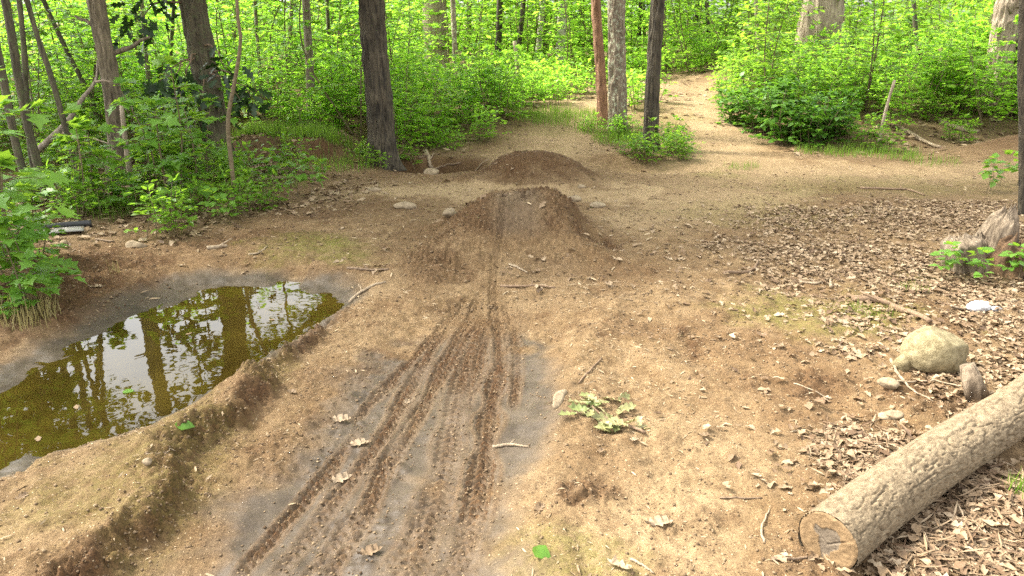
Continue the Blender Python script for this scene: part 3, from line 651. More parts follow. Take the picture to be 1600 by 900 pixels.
# trees round about whose crowns roof the clearing and mirror in the puddle
EXTRA = [(-9.8, 5.6), (-7.5, 9.5), (-12.0, 13.0), (8.2, 6.5), (11.5, 9.0)]
for k, (x, y) in enumerate(EXTRA):
    b = on(x, y); h = 10.5 + (k * 37 % 10) * .25; P = np.array([[0, 0, -.1], [.05, 0, 1.5], [.12 * math.sin(k), .1 * math.cos(k), 5], [.3 * math.sin(k), .2, h]])
    P = smooth_line(P, 8); s = np.linspace(0, 1, len(P)); R = .15 * (1 - .7 * s) + .05 * np.exp(-s * 40)
    v, f = tube(P, R, 16, disp=bark_disp(.010, 16, 3, k))
    t = thing('tree', 'tall forest tree standing back in the woods around the clearing', 'tree', b, 0, 'tall trees around the clearing')
    obj('trunk', mesh('trunk', v, f, True, None, M['green_bark' if k % 2 else 'grey_bark']), t)
    c, l = CROWNS[k % 3]; sc = 1.05 + .12 * (k % 3); zc2 = 2.7
    if -8 < x < -5 and y > 5: obj('crown', LOW_CROWN[0], t, (0, 0, zc2), (0, 0, k * 2.3), .8); obj('limb', l, t, (0, 0, zc2), (0, 0, k * 2.3), .8)
    obj('crown', c, t, (P[-1][0], P[-1][1], h - 4.2), (0, 0, k * 1.3), sc); obj('limb', l, t, (P[-1][0], P[-1][1], h - 4.2), (0, 0, k * 1.3), sc)

# ------------------------------------------------------------------ shrubs, saplings and low plants
def plant(seed, stems, height, spread, start, nbr, brlen, leaf, perbr, tmpl, mat, stem_r=.008, droop=.15, flatn=.28, stemmat='stem', fan=.55):
    r = np.random.default_rng(seed); st = []; pk = []
    for i in range(stems):
        a = r.uniform(0, 6.28); h = height * r.uniform(.7, 1.05); s = spread * r.uniform(.3, 1)
        top = np.array([math.cos(a) * s, math.sin(a) * s, h]); b0 = np.array([math.cos(a), math.sin(a), 0]) * r.uniform(0, .06 + .04 * stems ** .5)
        mid = b0 + (top - b0) * .5 + r.normal(0, .05 * h, 3) * np.array([1, 1, .2]); P = smooth_line([b0 - np.array([0, 0, .04]), mid, top], 6)
        st.append(tube(P, np.linspace(stem_r, stem_r * .35, len(P)), 5, cap=False)); nb = max(2, int(nbr * r.uniform(.8, 1.2)))
        for j in range(nb + 1):
            u = start + (1 - start) * (j / nb) ** .9; k = u * (len(P) - 1); k0 = min(int(k), len(P) - 2); p0 = P[k0] + (P[k0 + 1] - P[k0]) * (k - k0)
            ang = j * 2.4 + r.uniform(-.6, .6) + a; L = brlen * r.uniform(.6, 1.2) * (1 - .45 * u); d = np.array([math.cos(ang), math.sin(ang), r.uniform(.05, .5)])
            if j == nb: d = np.array([0, 0, 1.0]) + r.normal(0, .3, 3); L *= .5
            Q = p0 + d * L * np.linspace(0, 1, 5)[:, None]; Q[:, 2] -= droop * L * np.linspace(0, 1, 5) ** 2
            if L > .12: st.append(tube(Q, np.linspace(stem_r * .45, stem_r * .15, 5), 3, cap=False))
            n = max(3, int(perbr * r.uniform(.7, 1.3))); t = np.sort(r.uniform(.12, 1, n)); pos = np.stack([np.interp(t, np.linspace(0, 1, 5), Q[:, q]) for q in range(3)], 1)
            sg = np.where(np.arange(n) % 2 == 0, 1, -1); dd = d / np.linalg.norm(d); sdv = np.cross([0, 0, 1], dd); sdv = sdv / (np.linalg.norm(sdv) + 1e-6)
            ax = dd * (.35 + fan * r.random((n, 1))) + sdv * sg[:, None] * (.5 + .6 * r.random((n, 1))) + r.normal(0, .2, (n, 3)); ax[:, 2] -= .15
            nm = np.array([0, 0, 1.0]) + r.normal(0, flatn, (n, 3)); ls = leaf * r.uniform(.6, 1.2, n)
            pos = pos + ax / np.linalg.norm(ax, axis=1)[:, None] * (ls * .25)[:, None]
            pk.append(place_leaves(tmpl, pos, ax, nm, ls, np.clip(r.normal(.3 + .4 * r.random(), .22, n), 0, 1)))
    sv, sf = join(st)
    return leaves_mesh('foliage', pk, M[mat]), mesh('stem', sv, sf, True, None, M[stemmat])
V_ = {}
for i in range(3):
    V_['lime', i] = plant(500 + i, 7, 1.3, .7, .15, 12, .52, .09, 13, L_OVATE, 'lime')
    V_['limesap', i] = plant(520 + i, 2, 2.9, .7, .12, 26, .90, .115, 17, L_OVATE, 'lime', .016)
    V_['green', i] = plant(540 + i, 8, 1.1, .7, .12, 12, .45, .085, 13, L_OVATE, 'green')
    V_['greensap', i] = plant(560 + i, 2, 2.7, .7, .12, 25, .85, .115, 16, L_OVATE, 'green', .015)
    V_['low', i] = plant(580 + i, 10, .34, .26, .25, 5, .16, .060, 6, L_OVATE, 'green', .004)
    V_['lowlime', i] = plant(600 + i, 10, .36, .30, .25, 5, .17, .060, 6, L_OVATE, 'lime', .004)
V_['deep', 0] = plant(620, 12, .85, .55, .1, 9, .36, .095, 11, L_BROAD, 'deep'); V_['deep', 1] = plant(621, 10, .7, .5, .1, 9, .34, .09, 11, L_BROAD, 'deep')
V_['maple', 0] = plant(630, 3, 1.15, .28, .2, 9, .38, .115, 8, L_MAPLE, 'near', .010, .3); V_['maple', 1] = plant(631, 4, .72, .30, .15, 7, .30, .105, 8, L_MAPLE, 'near', .008, .3)
V_['seedling', 0] = plant(640, 2, .34, .07, .45, 5, .12, .085, 5, L_BROAD, 'near', .004, .1); V_['seedling', 1] = plant(641, 2, .24, .06, .4, 4, .10, .07, 4, L_BROAD, 'near', .003, .1)
cnt = {}
LAND = []
for o_ in list(COL.objects):
    if o_.get('category') in ('tree', 'dead tree') and o_.get('group') != 'tall trees around the clearing' and o_.name.startswith(('tree', 'dead')):
        LAND.append((o_.location.x, o_.location.y, o_['label']))
SHORT = [('thick straight oak', 'the furrowed oak'), ('slim leaning warm', 'the slim warm grey tree'), ('thick dark tree', 'the thick leaning tree'), ('thin straight grey', 'the thin straight grey tree'), ('wiry sapling', 'the S bent sapling'), ('broad pale grey', 'the broad pale trunk'),
         ('slender white birch', 'the slender birch'), ('thicker dark', 'the thicker birch'), ('slim reddish', 'the reddish trunk'), ('straight grey tree', 'the lichen spotted tree'), ('dark barked', 'the dark fork tree'), ('pale leaning trunk', 'the pale leaning trunk'), ('snapped pale', 'the snapped pale stem'), ('thin pale dead', 'the thin pale dead tree')]
def landmark(x, y):
    best = None
    for lx, ly, lab in LAND + [(6.35, 16.6, 'snag'), (6.9, 10.2, 'heap')]:
        nm = {'snag': 'the splintered snag', 'heap': 'the dark soil heap'}.get(lab) or next((b for a, b in SHORT if lab.startswith(a)), None)
        d = math.hypot(lx - x, ly - y)
        if nm and (best is None or d < best[0]): best = (d, nm)
    return ('beside ' if best[0] < 1.2 else 'nearest to ') + best[1]
def shrub(kind, x, y, label, cat='shrub', group=None, scale=1.0, name='shrub', rot=None, dz=0.0):
    ks = [k for k in V_ if k[0] == kind]; n = cnt.get(kind, 0); cnt[kind] = n + 1; fo, st = V_[ks[n % len(ks)]]
    t = thing(name, label, cat, on(x, y, dz), rot if rot is not None else random.uniform(0, 6.28), group, scale)
    obj('foliage', fo, t); obj('stem', st, t); return t
def scatter(kind, zone, n, mind, label, group, smin, smax, cat='shrub', name='shrub', seed=0, cond=None):
    r = np.random.default_rng(seed); pts = []; x0, x1, y0, y1 = zone; tries = 0
    while len(pts) < n and tries < n * 60:
        tries += 1; x, y = r.uniform(x0, x1), r.uniform(y0, y1)
        if field(FOREST, x, y) < .5 or (cond and not cond(x, y)): continue
        if abs(x) > .72 * y + 2.0: continue
        if any((x - a) ** 2 + (y - b) ** 2 < mind ** 2 for a, b in pts): continue
        pts.append((x, y)); sc = r.uniform(smin, smax); q = (sc - smin) / (smax - smin); sz = 'small ' if q < .33 else ('big ' if q > .67 else '')
        shrub(kind, x, y, sz + label + ' ' + landmark(x, y), cat, group, sc, name)
left = lambda x, y: x < -2.4 - .15 * (y - 7)
scatter('low', (-7, -2.2, 5.6, 9.6), 46, .26, 'green plant on the leafy floor', 'low plants beside the puddle clearing', .7, 1.3, 'plant', 'low_plant', 1)
scatter('green', (-8.5, -3.6, 7.0, 11.5), 15, .6, 'mid green shrub', 'shrubs among the leaning saplings', .6, 1.0, seed=2, cond=lambda x, y: x < -3.6 - .1 * (y - 7))
scatter('greensap', (-9.5, -4.2, 8.5, 12.5), 7, 1.2, 'leafy green sapling', 'leafy saplings among the leaning stems', .7, 1.05, 'sapling', 'sapling', 3)
scatter('limesap', (-12, -1.6, 11.5, 18), 36, .85, 'bright lime sapling', 'lime saplings behind the oak', .7, 1.1, 'sapling', 'sapling', 4)
scatter('lime', (-11, .3, 10.6, 16), 58, .55, 'bright lime shrub', 'lime shrubs behind the oak', .6, 1.05, seed=5)
scatter('lowlime', (-3.5, .6, 10.3, 16), 40, .35, 'low lime plant', 'low lime plants at the thicket foot', .7, 1.4, 'plant', 'low_plant', 6)
scatter('lowlime', (-.5, 7, 14, 22), 75, .4, 'low lime plant on the slope', 'low plants by the upper trail', .8, 1.7, 'plant', 'low_plant', 7)
scatter('limesap', (-13, 6, 18, 28), 60, 1.0, 'tall lime sapling in far woods', 'far lime saplings', .9, 1.5, 'sapling', 'sapling', 8)
scatter('greensap', (-8, 16, 19, 30), 52, 1.1, 'tall green sapling in far woods', 'far green saplings', 1.0, 1.6, 'sapling', 'sapling', 9)
scatter('green', (3.8, 10.5, 11.2, 15), 18, .7, 'mid green brush shrub', 'brush shrubs beyond the side trail', .65, 1.1, seed=10)
scatter('greensap', (4.2, 13.5, 12.6, 19), 28, 1.0, 'leafy green brush sapling', 'saplings beyond the side trail', .7, 1.05, 'sapling', 'sapling', 11)
scatter('lime', (4.6, 11, 11.6, 16), 26, .7, 'pale lime brush shrub', 'pale shrubs beyond the side trail', .7, 1.1, seed=12)
scatter('low', (3.4, 9.5, 10.4, 16.2), 40, .3, 'low green trailside plant', 'low plants edging the side trail', .7, 1.3, 'plant', 'low_plant', 13)
for k, (px, py, s) in enumerate([(1225, 222, .95), (1265, 226, .8), (1190, 205, .9), (1150, 192, .75), (1300, 218, .75)]):
    p = G(px, py); shrub('deep', p.x, p.y, ['dark glossy shrub at the corner where the trails split', 'dark glossy shrub between the trail corner shrub and the brush', 'dark glossy shrub edging the upper trail bend', 'small dark shrub highest up along the upper trail', 'small dark shrub nearest the thin pale dead tree'][k], group='dark shrubs at the trail bend', scale=s)
for k, (px, py, s) in enumerate([(1000, 248, .9), (1022, 252, 1.0), (1045, 246, 1.0), (1065, 240, .9), (985, 240, .7), (1040, 235, 1.2), (1075, 250, .7)]):
    p = G(px, py); shrub('low', p.x, p.y, 'low green plant crowded round the dark tree in the trail fork', 'plant', 'plants round the dark fork tree', s, 'low_plant')
for k, (px, py, s) in enumerate([(925, 205, .7), (955, 216, .8), (985, 212, .9)]):
    p = G(px, py); shrub('lowlime', p.x, p.y, 'low lime plant at the foot of the lichen spotted tree', 'plant', 'plants round the lichen tree', s, 'low_plant')
for k, (px, py, s) in enumerate([(585, 262, .7), (632, 262, .9), (560, 255, .8)]):
    p = G(px, py); shrub('low', p.x, p.y, 'low dark plant at the foot of the furrowed oak', 'plant', 'plants round the oak', s, 'low_plant')
for k, (kind, px, py, s, lab) in enumerate([('maple', 18, 470, 1.0, 'tall broad leaved shrub at the edge of the puddle clearing'), ('maple', 62, 480, .8, 'short broad leaved shrub drooping toward the puddle'), ('maple', -25, 430, 1.25, 'large broad leaved sapling rising behind the drooping shrub'), ('maple', 40, 410, .7, 'small broad leaved shrub beside the black plastic piece')]):
    p = G(max(px, 0), py); shrub(kind, p.x + (px < 0) * px / 180, p.y, lab, scale=s, name='broad_leaved_shrub')
for px, py, s, lab in [(262, 322, 1.1, 'tall broad leaved sapling in front of the thick leaning tree'), (120, 325, 1.2, 'tall broad leaved sapling in front of the slim warm grey tree'), (318, 300, .9, 'broad leaved sapling at the foot of the thick leaning tree'), (225, 315, .9, 'broad leaved sapling beside the pale bare stem')]:
    p = G(px, py); shrub('maple', p.x, p.y, lab, 'sapling', None, s, 'sapling')
for k, (px, py, s, lab) in enumerate([(1482, 436, .7, 'leafy seedling in front of the bleached slab of the stump'), (1528, 440, .8, 'tallest leafy seedling in front of the weathered stump'), (1588, 440, .7, 'leafy seedling beside the orange flower'), (1575, 290, 1.3, 'broad leaved seedling behind the stump by the slim dark trunk'), (1540, 300, 1.0, 'small seedling on the litter behind the stump')]):
    p = G(px, py); shrub('seedling', p.x, p.y, lab, 'plant', None, s, 'seedling')
for k, (px, py, s) in enumerate([(335, 345, 1.0), (480, 310, 1.2), (350, 350, .8), (430, 290, 1.1), (505, 285, .9), (215, 335, .9), (292, 350, .5)]):
    p = G(px, py); shrub('seedling', p.x, p.y, 'small seedling in the dry leaves by the puddle clearing edge', 'plant', 'seedlings in the dry leaves', s, 'seedling')

# far woods: one mass of foliage closing the view
r = np.random.default_rng(77); pk = []
n = 52000; x = r.uniform(-48, 48, n); y = r.uniform(31, 48, n); gap = fbm(x * .22, y * .1, 3, 400); zb = ground_z(x, y)
hz = zb + 9.0 * r.random(n) ** 1.15 * (.75 + .5 * gap); keep = (vnoise(x * .5, hz * .6, 401) + .5 * vnoise(x * 1.3, hz * 1.5, 402) > -.55 + .35 * sst(-6, -20, x)) 
pos = np.stack([x, y, hz], 1)[keep]; n = len(pos)
pk.append(place_leaves(L_RHOMB, pos, r.normal(0, 1, (n, 3)) * np.array([1, 1, .3]), r.normal(0, .5, (n, 3)) + np.array([0, 0, 1]), r.uniform(.3, .6, n), r.random(n)))
tag(obj('far_woodland', leaves_mesh('far_woodland', pk, M['lime'])), 'far sunlit wall of lime green woodland', 'woodland', None, 'stuff')

# ------------------------------------------------------------------ dead wood, stones and other things on the ground
def gp(px, py, lift=0.0): p = G(px, py); return np.array([p.x, p.y, p.z + lift])
def ground_path(pts, lift, n=6):
    P = smooth_line([gp(a, b)[:2] for a, b in pts], n); return np.column_stack([P, ground_z(P[:, 0], P[:, 1]) + lift])
def relative(P, v): return P - v
# the sawn log
fa, fb = flat(1294, 838, .105), flat(1600, 628, .105)
LA = np.array([fa[0], fa[1], 0]); LB = np.array([fb[0], fb[1], 0]); ld = (LB - LA) / np.linalg.norm(LB - LA); LLEN = np.linalg.norm(LB - LA) + .75
ss = np.concatenate([np.arange(0, 1.75, .006), np.arange(1.75, LLEN, .03)]); R0 = .099
axl = LA + ld * ss[:, None]; gz = np.array([np.mean(ground_z(LA[0] + ld[0] * np.linspace(max(s - .4, 0), s + .4, 9), LA[1] + ld[1] * np.linspace(max(s - .4, 0), s + .4, 9))) for s in ss])
axl[:, 2] = np.polyval(np.polyfit(ss, gz, 1), ss) + R0 * .93
axl += np.outer(.012 * np.sin(ss * 3.1), np.array([-ld[1], ld[0], 0]))
def log_disp(a, s, r):
    w = vnoise(s * 2.0, np.cos(a) * 2, 11) * .25
    u, v = np.cos(a + w) * r * 70, np.sin(a + w) * r * 70
    pl = np.abs(vnoise(u, v, 12, s * 17)); pl2 = np.abs(vnoise(u * 2.1, v * 2.1, 13, s * 45)); big = vnoise(np.cos(a) * 1.5, np.sin(a) * 1.5, 14, s * 3.5)
    scar = np.exp(-(((s - .42) / .10) ** 2 + ((np.mod(a - 2.4 + math.pi, 2 * math.pi) - math.pi) / .45) ** 2)) + np.exp(-(((s - .80) / .07) ** 2 + ((np.mod(a - 2.0 + math.pi, 2 * math.pi) - math.pi) / .4) ** 2))
    return (.0085 * sst(0, .13, pl) + .003 * sst(0, .25, pl2) - .008) * (1 - .8 * np.clip(scar, 0, 1)) + .005 * big - .006 * scar
base_log = Vector((LA[0], LA[1], float(ground_z(LA[0], LA[1])))); lb = np.array(base_log)
v, f = tube(axl - lb, np.full(len(ss), R0) * (1 - .02 * ss), 170, disp=log_disp, cap=False)
log = thing('log', 'sawn tree log with dusty cracked bark lying on leaf litter', 'log', base_log)
obj('bark', mesh('bark', v, f, True, None, M['logbark']), log)
def cut_face(center, normal, rad, flipseed):
    nrm = np.array(normal); sx = np.cross([0, 0, 1], nrm); sx /= np.linalg.norm(sx); sy = np.cross(nrm, sx); nr_, na = 26, 110; th = np.linspace(0, 2 * math.pi, na, endpoint=False)
    V = [center]; W = [0]
    for i in range(1, nr_ + 1):
        q = i / nr_; e = rad * (1 + .03 * np.sin(th * 3 + flipseed) + .012 * vnoise(np.cos(th) * 6, np.sin(th) * 6, 5)); x, y = np.cos(th) * e * q, np.sin(th) * e * q
        hw = (np.abs(x + .002 + .012 * vnoise(y * 40, x * 40, 8)) < .036 - .55 * np.clip(-y - .005, 0, 1)) & (y > -.066) & (y < .045 + .012 * vnoise(x * 45, y * 10, 9))
        rel_ = .0014 * fbm(x * 60, y * 60, 3, 15) - .003 * hw - .0035 * (1 - sst(.0, .006, np.abs(y + .01 - .75 * np.abs(x)))) * (np.abs(x) < .085) - .004 * sst(.93, 1, q)
        V += list(center + sx * x[:, None] + sy * y[:, None] + nrm * rel_[:, None]); W += list(hw)
    F = [(0, 1 + j, 1 + (j + 1) % na) for j in range(na)]
    for i in range(nr_ - 1):
        for j in range(na):
            a, b = 1 + i * na + j, 1 + i * na + (j + 1) % na; F += [(a, a + na, b + na), (a, b + na, b)]
    F = np.array(F); W = np.array(W, float); mi = (W[F].mean(1) > .5).astype(int); return np.array(V), F, mi
v, f, mi = cut_face(axl[0] - lb - ld * .004, -ld, R0 * .99, .7)
obj('cut_end', mesh('cut_end', v, f, True, None, [M['logcut'], M['logheart']], mi), log)['label'] = 'sawn end with a grey heartwood core and cracks'
v, f, mi = cut_face(axl[-1] - lb, ld, R0 * .97, 1.9); obj('cut_end', mesh('cut_end', v, f, True, None, [M['logcut'], M['logheart']], mi), log)

def sphere_pts(nu, nv):
    th = np.linspace(0, 2 * math.pi, nu, endpoint=False); ph = np.linspace(0, math.pi, nv + 2)[1:-1]
    P = np.array([[math.sin(p) * math.cos(t), math.sin(p) * math.sin(t), math.cos(p)] for p in ph for t in th]); P = np.vstack([P, [0, 0, 1], [0, 0, -1]])
    F = []; n = len(ph)
    for i in range(n - 1):
        for j in range(nu):
            a, b = i * nu + j, i * nu + (j + 1) % nu; F += [(a, a + nu, b + nu), (a, b + nu, b)]
    for j in range(nu):
        F += [(n * nu, j, (j + 1) % nu), (n * nu + 1, (n - 1) * nu + (j + 1) % nu, (n - 1) * nu + j)]
    return P, np.array(F)
def stone_geo(size, seed, cuts=9, nu=28, amp=.03, soft=.92):
    P, F = sphere_pts(nu, nu // 2); r = np.random.default_rng(seed)
    for k in range(cuts):
        n = r.normal(0, 1, 3); n /= np.linalg.norm(n); c = r.uniform(.62, .88); d = np.clip(P @ n - c, 0, None); P = P - n * (d * soft)[:, None]
    P = P * (1 + amp * vnoise(P[:, 0] * 3 + seed, P[:, 1] * 3, seed, P[:, 2] * 3) + amp * .4 * vnoise(P[:, 0] * 9, P[:, 1] * 9, seed, P[:, 2] * 9))[:, None]
    return P * (np.array(size) / 2), F
def stone(px, py, w, d, h, seed, label, mat='stone', sink=.3, rot=0.0, name='stone', nu=24, cat='stone', cuts=9):
    v, f = stone_geo((w, d, h), seed, cuts, nu); p = G(px, py); me = mesh(name, v, f, True, None, M[mat])
    return tag(obj(name, me, None, (p.x, p.y, p.z + h * (.5 - sink - (.10 if name == 'stone' else 0))), (0, 0, rot)), label, cat)
stone(1456, 576, .335, .26, .26, 3, 'large rounded tan boulder sitting in leaf litter near the log', 'rock', .16, .2, 'boulder', 56, 'boulder', 6)
stone(1410, 576, .11, .10, .12, 12, 'small tan stone pressed against the large boulder', 'rock', .2, .6)
stone(1387, 606, .105, .075, .06, 5, 'pale pointed stone below the boulder on dark soil', 'stone', .15, -.5)
stone(1392, 650, .12, .07, .05, 6, 'flat buff stone half sunk in the litter beside the log', 'stone', .35, .2)
stone(632, 325, .24, .15, .10, 8, 'flat pale rock on the sandy strip before the jump mound', 'stone', .3, .3)
stone(703, 338, .15, .10, .10, 9, 'pale stone leaning on the shoulder of the jump mound', 'stone', .2, .9)
stone(897, 314, .16, .12, .09, 10, 'pale rounded stone behind the jump mound', 'stone', .25)
stone(934, 323, .18, .13, .08, 14, 'flat pale rock farther along from the rounded stone behind the jump', 'stone', .25, .4)
stone(212, 386, .20, .09, .08, 15, 'long grey stone on the brown bank above the puddle', 'stone', .25, -.2)
stone(101, 382, .07, .06, .05, 25, 'small round stone on the brown bank near the black plastic', 'stone', .2)
stone(874, 622, .065, .20, .07, 16, 'narrow buff stone set in the dirt ridge beside the track', 'stone', .45, -.25)
stone(231, 724, .040, .03, .03, 17, 'white pebble on the mossy shelf between puddle and track', 'stone', .2)
stone(675, 272, .20, .13, .12, 18, 'pale block of rock in the stick filled hollow', 'stone', .25)
stone(908, 293, .10, .07, .05, 19, 'small pale stone at the foot of the far mound', 'stone', .25)
stone(585, 298, .16, .12, .07, 20, 'low buff stone on the sandy strip toward the oak', 'stone', .4)
stone(1548, 268, .14, .1, .07, 21, 'grey stone by the dark soil heap', 'stone', .3)

# weathered stump
sb = G(1527, 420); SBv = np.array(sb); stump = thing('tree_stump', 'weathered broken stump with bleached slabs and a dark rotten core', 'stump', sb, 0, None, 1.0)
def wood_chunk(name, a, b, ra, rb, seed, mat, flatten=1.0, jag=.035, amp=.02):
    a, b = np.array(a, float), np.array(b, float); t = np.linspace(0, 1, 60); P = a + (b - a) * t[:, None]; R = ra + (rb - ra) * t
    R = R * (1 - .55 * sst(.86, 1, t))
    dd = lambda q, s, r: amp * (1 - 2.6 * np.abs(vnoise(np.cos(q) * 3.2, np.sin(q) * 3.2, seed, s * 4))) * (r / .15) + .4 * amp * vnoise(np.cos(q) * 9, np.sin(q) * 9, seed + 1, s * 9) + r * .25 * vnoise(np.cos(q) * 1.1, np.sin(q) * 1.1, seed + 2, s * 2)
    v, f = tube(P, R, 64, disp=dd); n = np.arange(len(v)); last = v[59 * 64:60 * 64]
    th = np.linspace(0, 2 * math.pi, 64, endpoint=False); j = jag * vnoise(np.cos(th) * 3, np.sin(th) * 3, seed + 5) + jag * .5 * vnoise(np.cos(th) * 9, np.sin(th) * 9, seed + 6)
    for i in range(46, 60): v[i * 64:(i + 1) * 64] += ((b - a) / np.linalg.norm(b - a))[None, :] * (j * ((i - 45) / 14))[:, None]
    v[-1] -= (b - a) / np.linalg.norm(b - a) * jag * 1.2
    return obj(name, mesh(name, v, f, True, None, M[mat]), stump)
wood_chunk('bleached_slab', (-.07, -.02, -.10), (-.20, -.03, .24), .14, .11, 31, 'weathered', amp=.020)
wood_chunk('bleached_slab', (.10, .10, -.10), (.17, .06, .42), .18, .075, 35, 'weathered', jag=.05, amp=.022)
wood_chunk('bleached_slab', (-.02, .05, -.08), (-.02, .05, .22), .10, .07, 37, 'weathered', jag=.07)
wood_chunk('rotten_core', (.14, -.06, -.08), (.20, -.05, .24), .17, .13, 39, 'rotwood', jag=.04)
wood_chunk('root', (.05, -.10, -.02), (-.17, -.30, -.05), .07, .03, 41, 'rotwood', jag=.01, amp=.012)
p = G(1583, 400); pk = []; fl = thing('flower', 'small orange flower beside the rotten core of the stump', 'flower', p)
v, f = tube([(0, 0, -.01), (.005, 0, .05), (0, .004, .09)], .0025, 5); obj('stem', mesh('stem', v, f, True, None, M['stem']), fl)
an = np.linspace(0, 6.28, 6)[:-1]; ax = np.stack([np.cos(an), np.sin(an), .5 + 0 * an], 1)
for i in range(5):
    a, b, c = place_leaves(L_BROAD, np.array([[0, 0, .09]]), ax[i:i + 1], np.array([[0, 0, 1.]]), .04); obj('petal', mesh('petal', a, b, False, None, M['orange']), fl)

# splintered snag standing in the brush
p = on(6.35, 16.6); SN = thing('snag', 'broken hollow snag with splintered pale wood in the brush', 'snag', p); th = np.linspace(0, 2 * math.pi, 72, endpoint=False)
Pn = np.stack([.02 * np.sin(np.linspace(0, 4, 60)), 0 * np.linspace(0, 1, 60), np.linspace(-.1, 2.0, 60)], 1)
v, f = tube(Pn, np.linspace(.46, .36, 60), 72, disp=bark_disp(.04, 9, 1.2, 71), cap=False)
jg = .35 * vnoise(np.cos(th) * 2, np.sin(th) * 2, 72) + .25 * vnoise(np.cos(th) * 8, np.sin(th) * 8, 73)
for i in range(35, 60): v[i * 72:(i + 1) * 72, 2] += jg * ((i - 34) / 25)
obj('trunk', mesh('trunk', v, f, True, None, M['pale_bark']), SN)
for k in range(26):
    a = random.uniform(0, 6.28); z = random.uniform(1.0, 2.1); s0 = np.array([math.cos(a) * .36, math.sin(a) * .36, z]); e = s0 + np.array([math.cos(a) * random.uniform(.1, .5), math.sin(a) * .3, random.uniform(-.9, .5)])
    v, f = tube(stick_path(s0, e, 7, 0, .05, 700 + k), np.linspace(.018, .004, 7), 5); obj('splinter', mesh('splinter', v, f, True, None, M['stick_pale']), SN)

# sticks and branches lying about
STICKS = [([(1332, 470), (1375, 474), (1412, 488), (1452, 506)], .022, 'stick_brown', 'thick curved brown branch above the boulder', 'branch'),
 ([(1392, 562), (1405, 590), (1428, 612)], .008, 'stick_pale', 'pale stick lying against the small side of the boulder', 'stick'), ([(1400, 596), (1450, 598), (1510, 606)], .005, 'stick_pale', 'thin pale twig running from the pointed stone to the log', 'twig'),
 ([(1428, 612), (1465, 632)], .004, 'stick_pale', 'short pale twig on dark soil between pointed stone and log', 'twig'),
 ([(1240, 600), (1275, 612), (1300, 624)], .004, 'stick_pale', 'thin pale twig beside the small dark hollow', 'twig'), ([(543, 421), (575, 423), (608, 421)], .011, 'twig', 'dark straight stick above the tip of the puddle', 'stick'),
 ([(545, 475), (565, 458), (602, 442)], .011, 'stick_pale', 'pale curved stick at the tip of the puddle', 'stick'), ([(782, 448), (830, 447), (868, 450)], .009, 'stick_brown', 'slim brown stick lying across the track below the jump mound', 'stick'),
 ([(795, 414), (810, 420), (824, 428)], .008, 'stick_pale', 'short pale stick on the jump ramp', 'stick'), ([(770, 699), (795, 697), (826, 699)], .007, 'stick_pale', 'pale twig lying beside the mud track', 'twig'),
 ([(1130, 428), (1158, 427), (1180, 420), (1184, 410)], .012, 'stick_brown', 'crooked brown stick with a bent end on the open dirt', 'stick'), ([(1248, 442), (1275, 444), (1292, 440)], .010, 'stick_pale', 'pale forked stick at the edge of the thick litter', 'stick'),
 ([(1298, 452), (1297, 438)], .012, 'stick_pale', 'stubby pale stick standing in the thick litter', 'stick'), ([(1345, 295), (1390, 297), (1420, 298), (1445, 306)], .014, 'stick_brown', 'long dark branch lying along the side trail', 'branch'),
 ([(1485, 478), (1510, 484), (1530, 484), (1590, 472)], .008, 'stick_pale', 'bleached stick wrapped with crumpled white plastic', 'stick'),
 ([(380, 288), (420, 282), (462, 280)], .030, 'stick_pale', 'fallen grey pole in front of the undercut bank', 'pole'), ([(664, 238), (670, 255), (676, 268)], .030, 'stick_pale', 'bleached stick propped in the hollow beside the oak', 'stick'),
 ([(322, 390), (340, 388), (355, 386)], .016, 'stick_pale', 'short thick pale stick on the bank above the puddle', 'stick'), ([(390, 398), (405, 396), (418, 386)], .008, 'stick_pale', 'thin bent twig above the far puddle rim', 'twig'),
 ([(150, 375), (178, 379)], .010, 'twig', 'short dark stick on the brown bank', 'stick'), ([(1194, 850), (1190, 826), (1202, 797)], .0045, 'stick_pale', 'bent straw coloured twig in front of the log', 'twig'),
 ([(1205, 876), (1262, 872)], .006, 'twig', 'dark twig under the sawn end of the log', 'twig'), ([(985, 875), (1003, 884), (1022, 898)], .005, 'stick_pale', 'pale twig on dirt past the green leaf', 'twig'),
 ([(1125, 779), (1190, 779)], .004, 'twig', 'thin dark twig lying straight on bare dirt', 'twig'), ([(228, 710), (250, 708), (275, 710)], .0035, 'stick_pale', 'thin root thread on the mossy shelf', 'twig'), ([(905, 600), (940, 560)], .005, 'stick_brown', 'thin brown twig along the dirt ridge', 'twig'),
 ([(1395, 195), (1440, 222), (1470, 232)], .03, 'stick_pale', 'pale fallen branch in the brush by the side trail', 'branch'), ([(1465, 190), (1500, 205), (1530, 208)], .035, 'stick_pale', 'bleached fallen branch under the pale leaning trunk', 'branch'),
 ([(1300, 222), (1350, 212), (1420, 210)], .02, 'stick_brown', 'brown fallen branch under the brush shrubs', 'branch'), ([(662, 270), (690, 262), (720, 258)], .018, 'twig', 'dark stick across the floor of the hollow', 'stick'), ([(655, 248), (690, 272)], .015, 'twig', 'dark stick slanting down into the hollow', 'stick')]
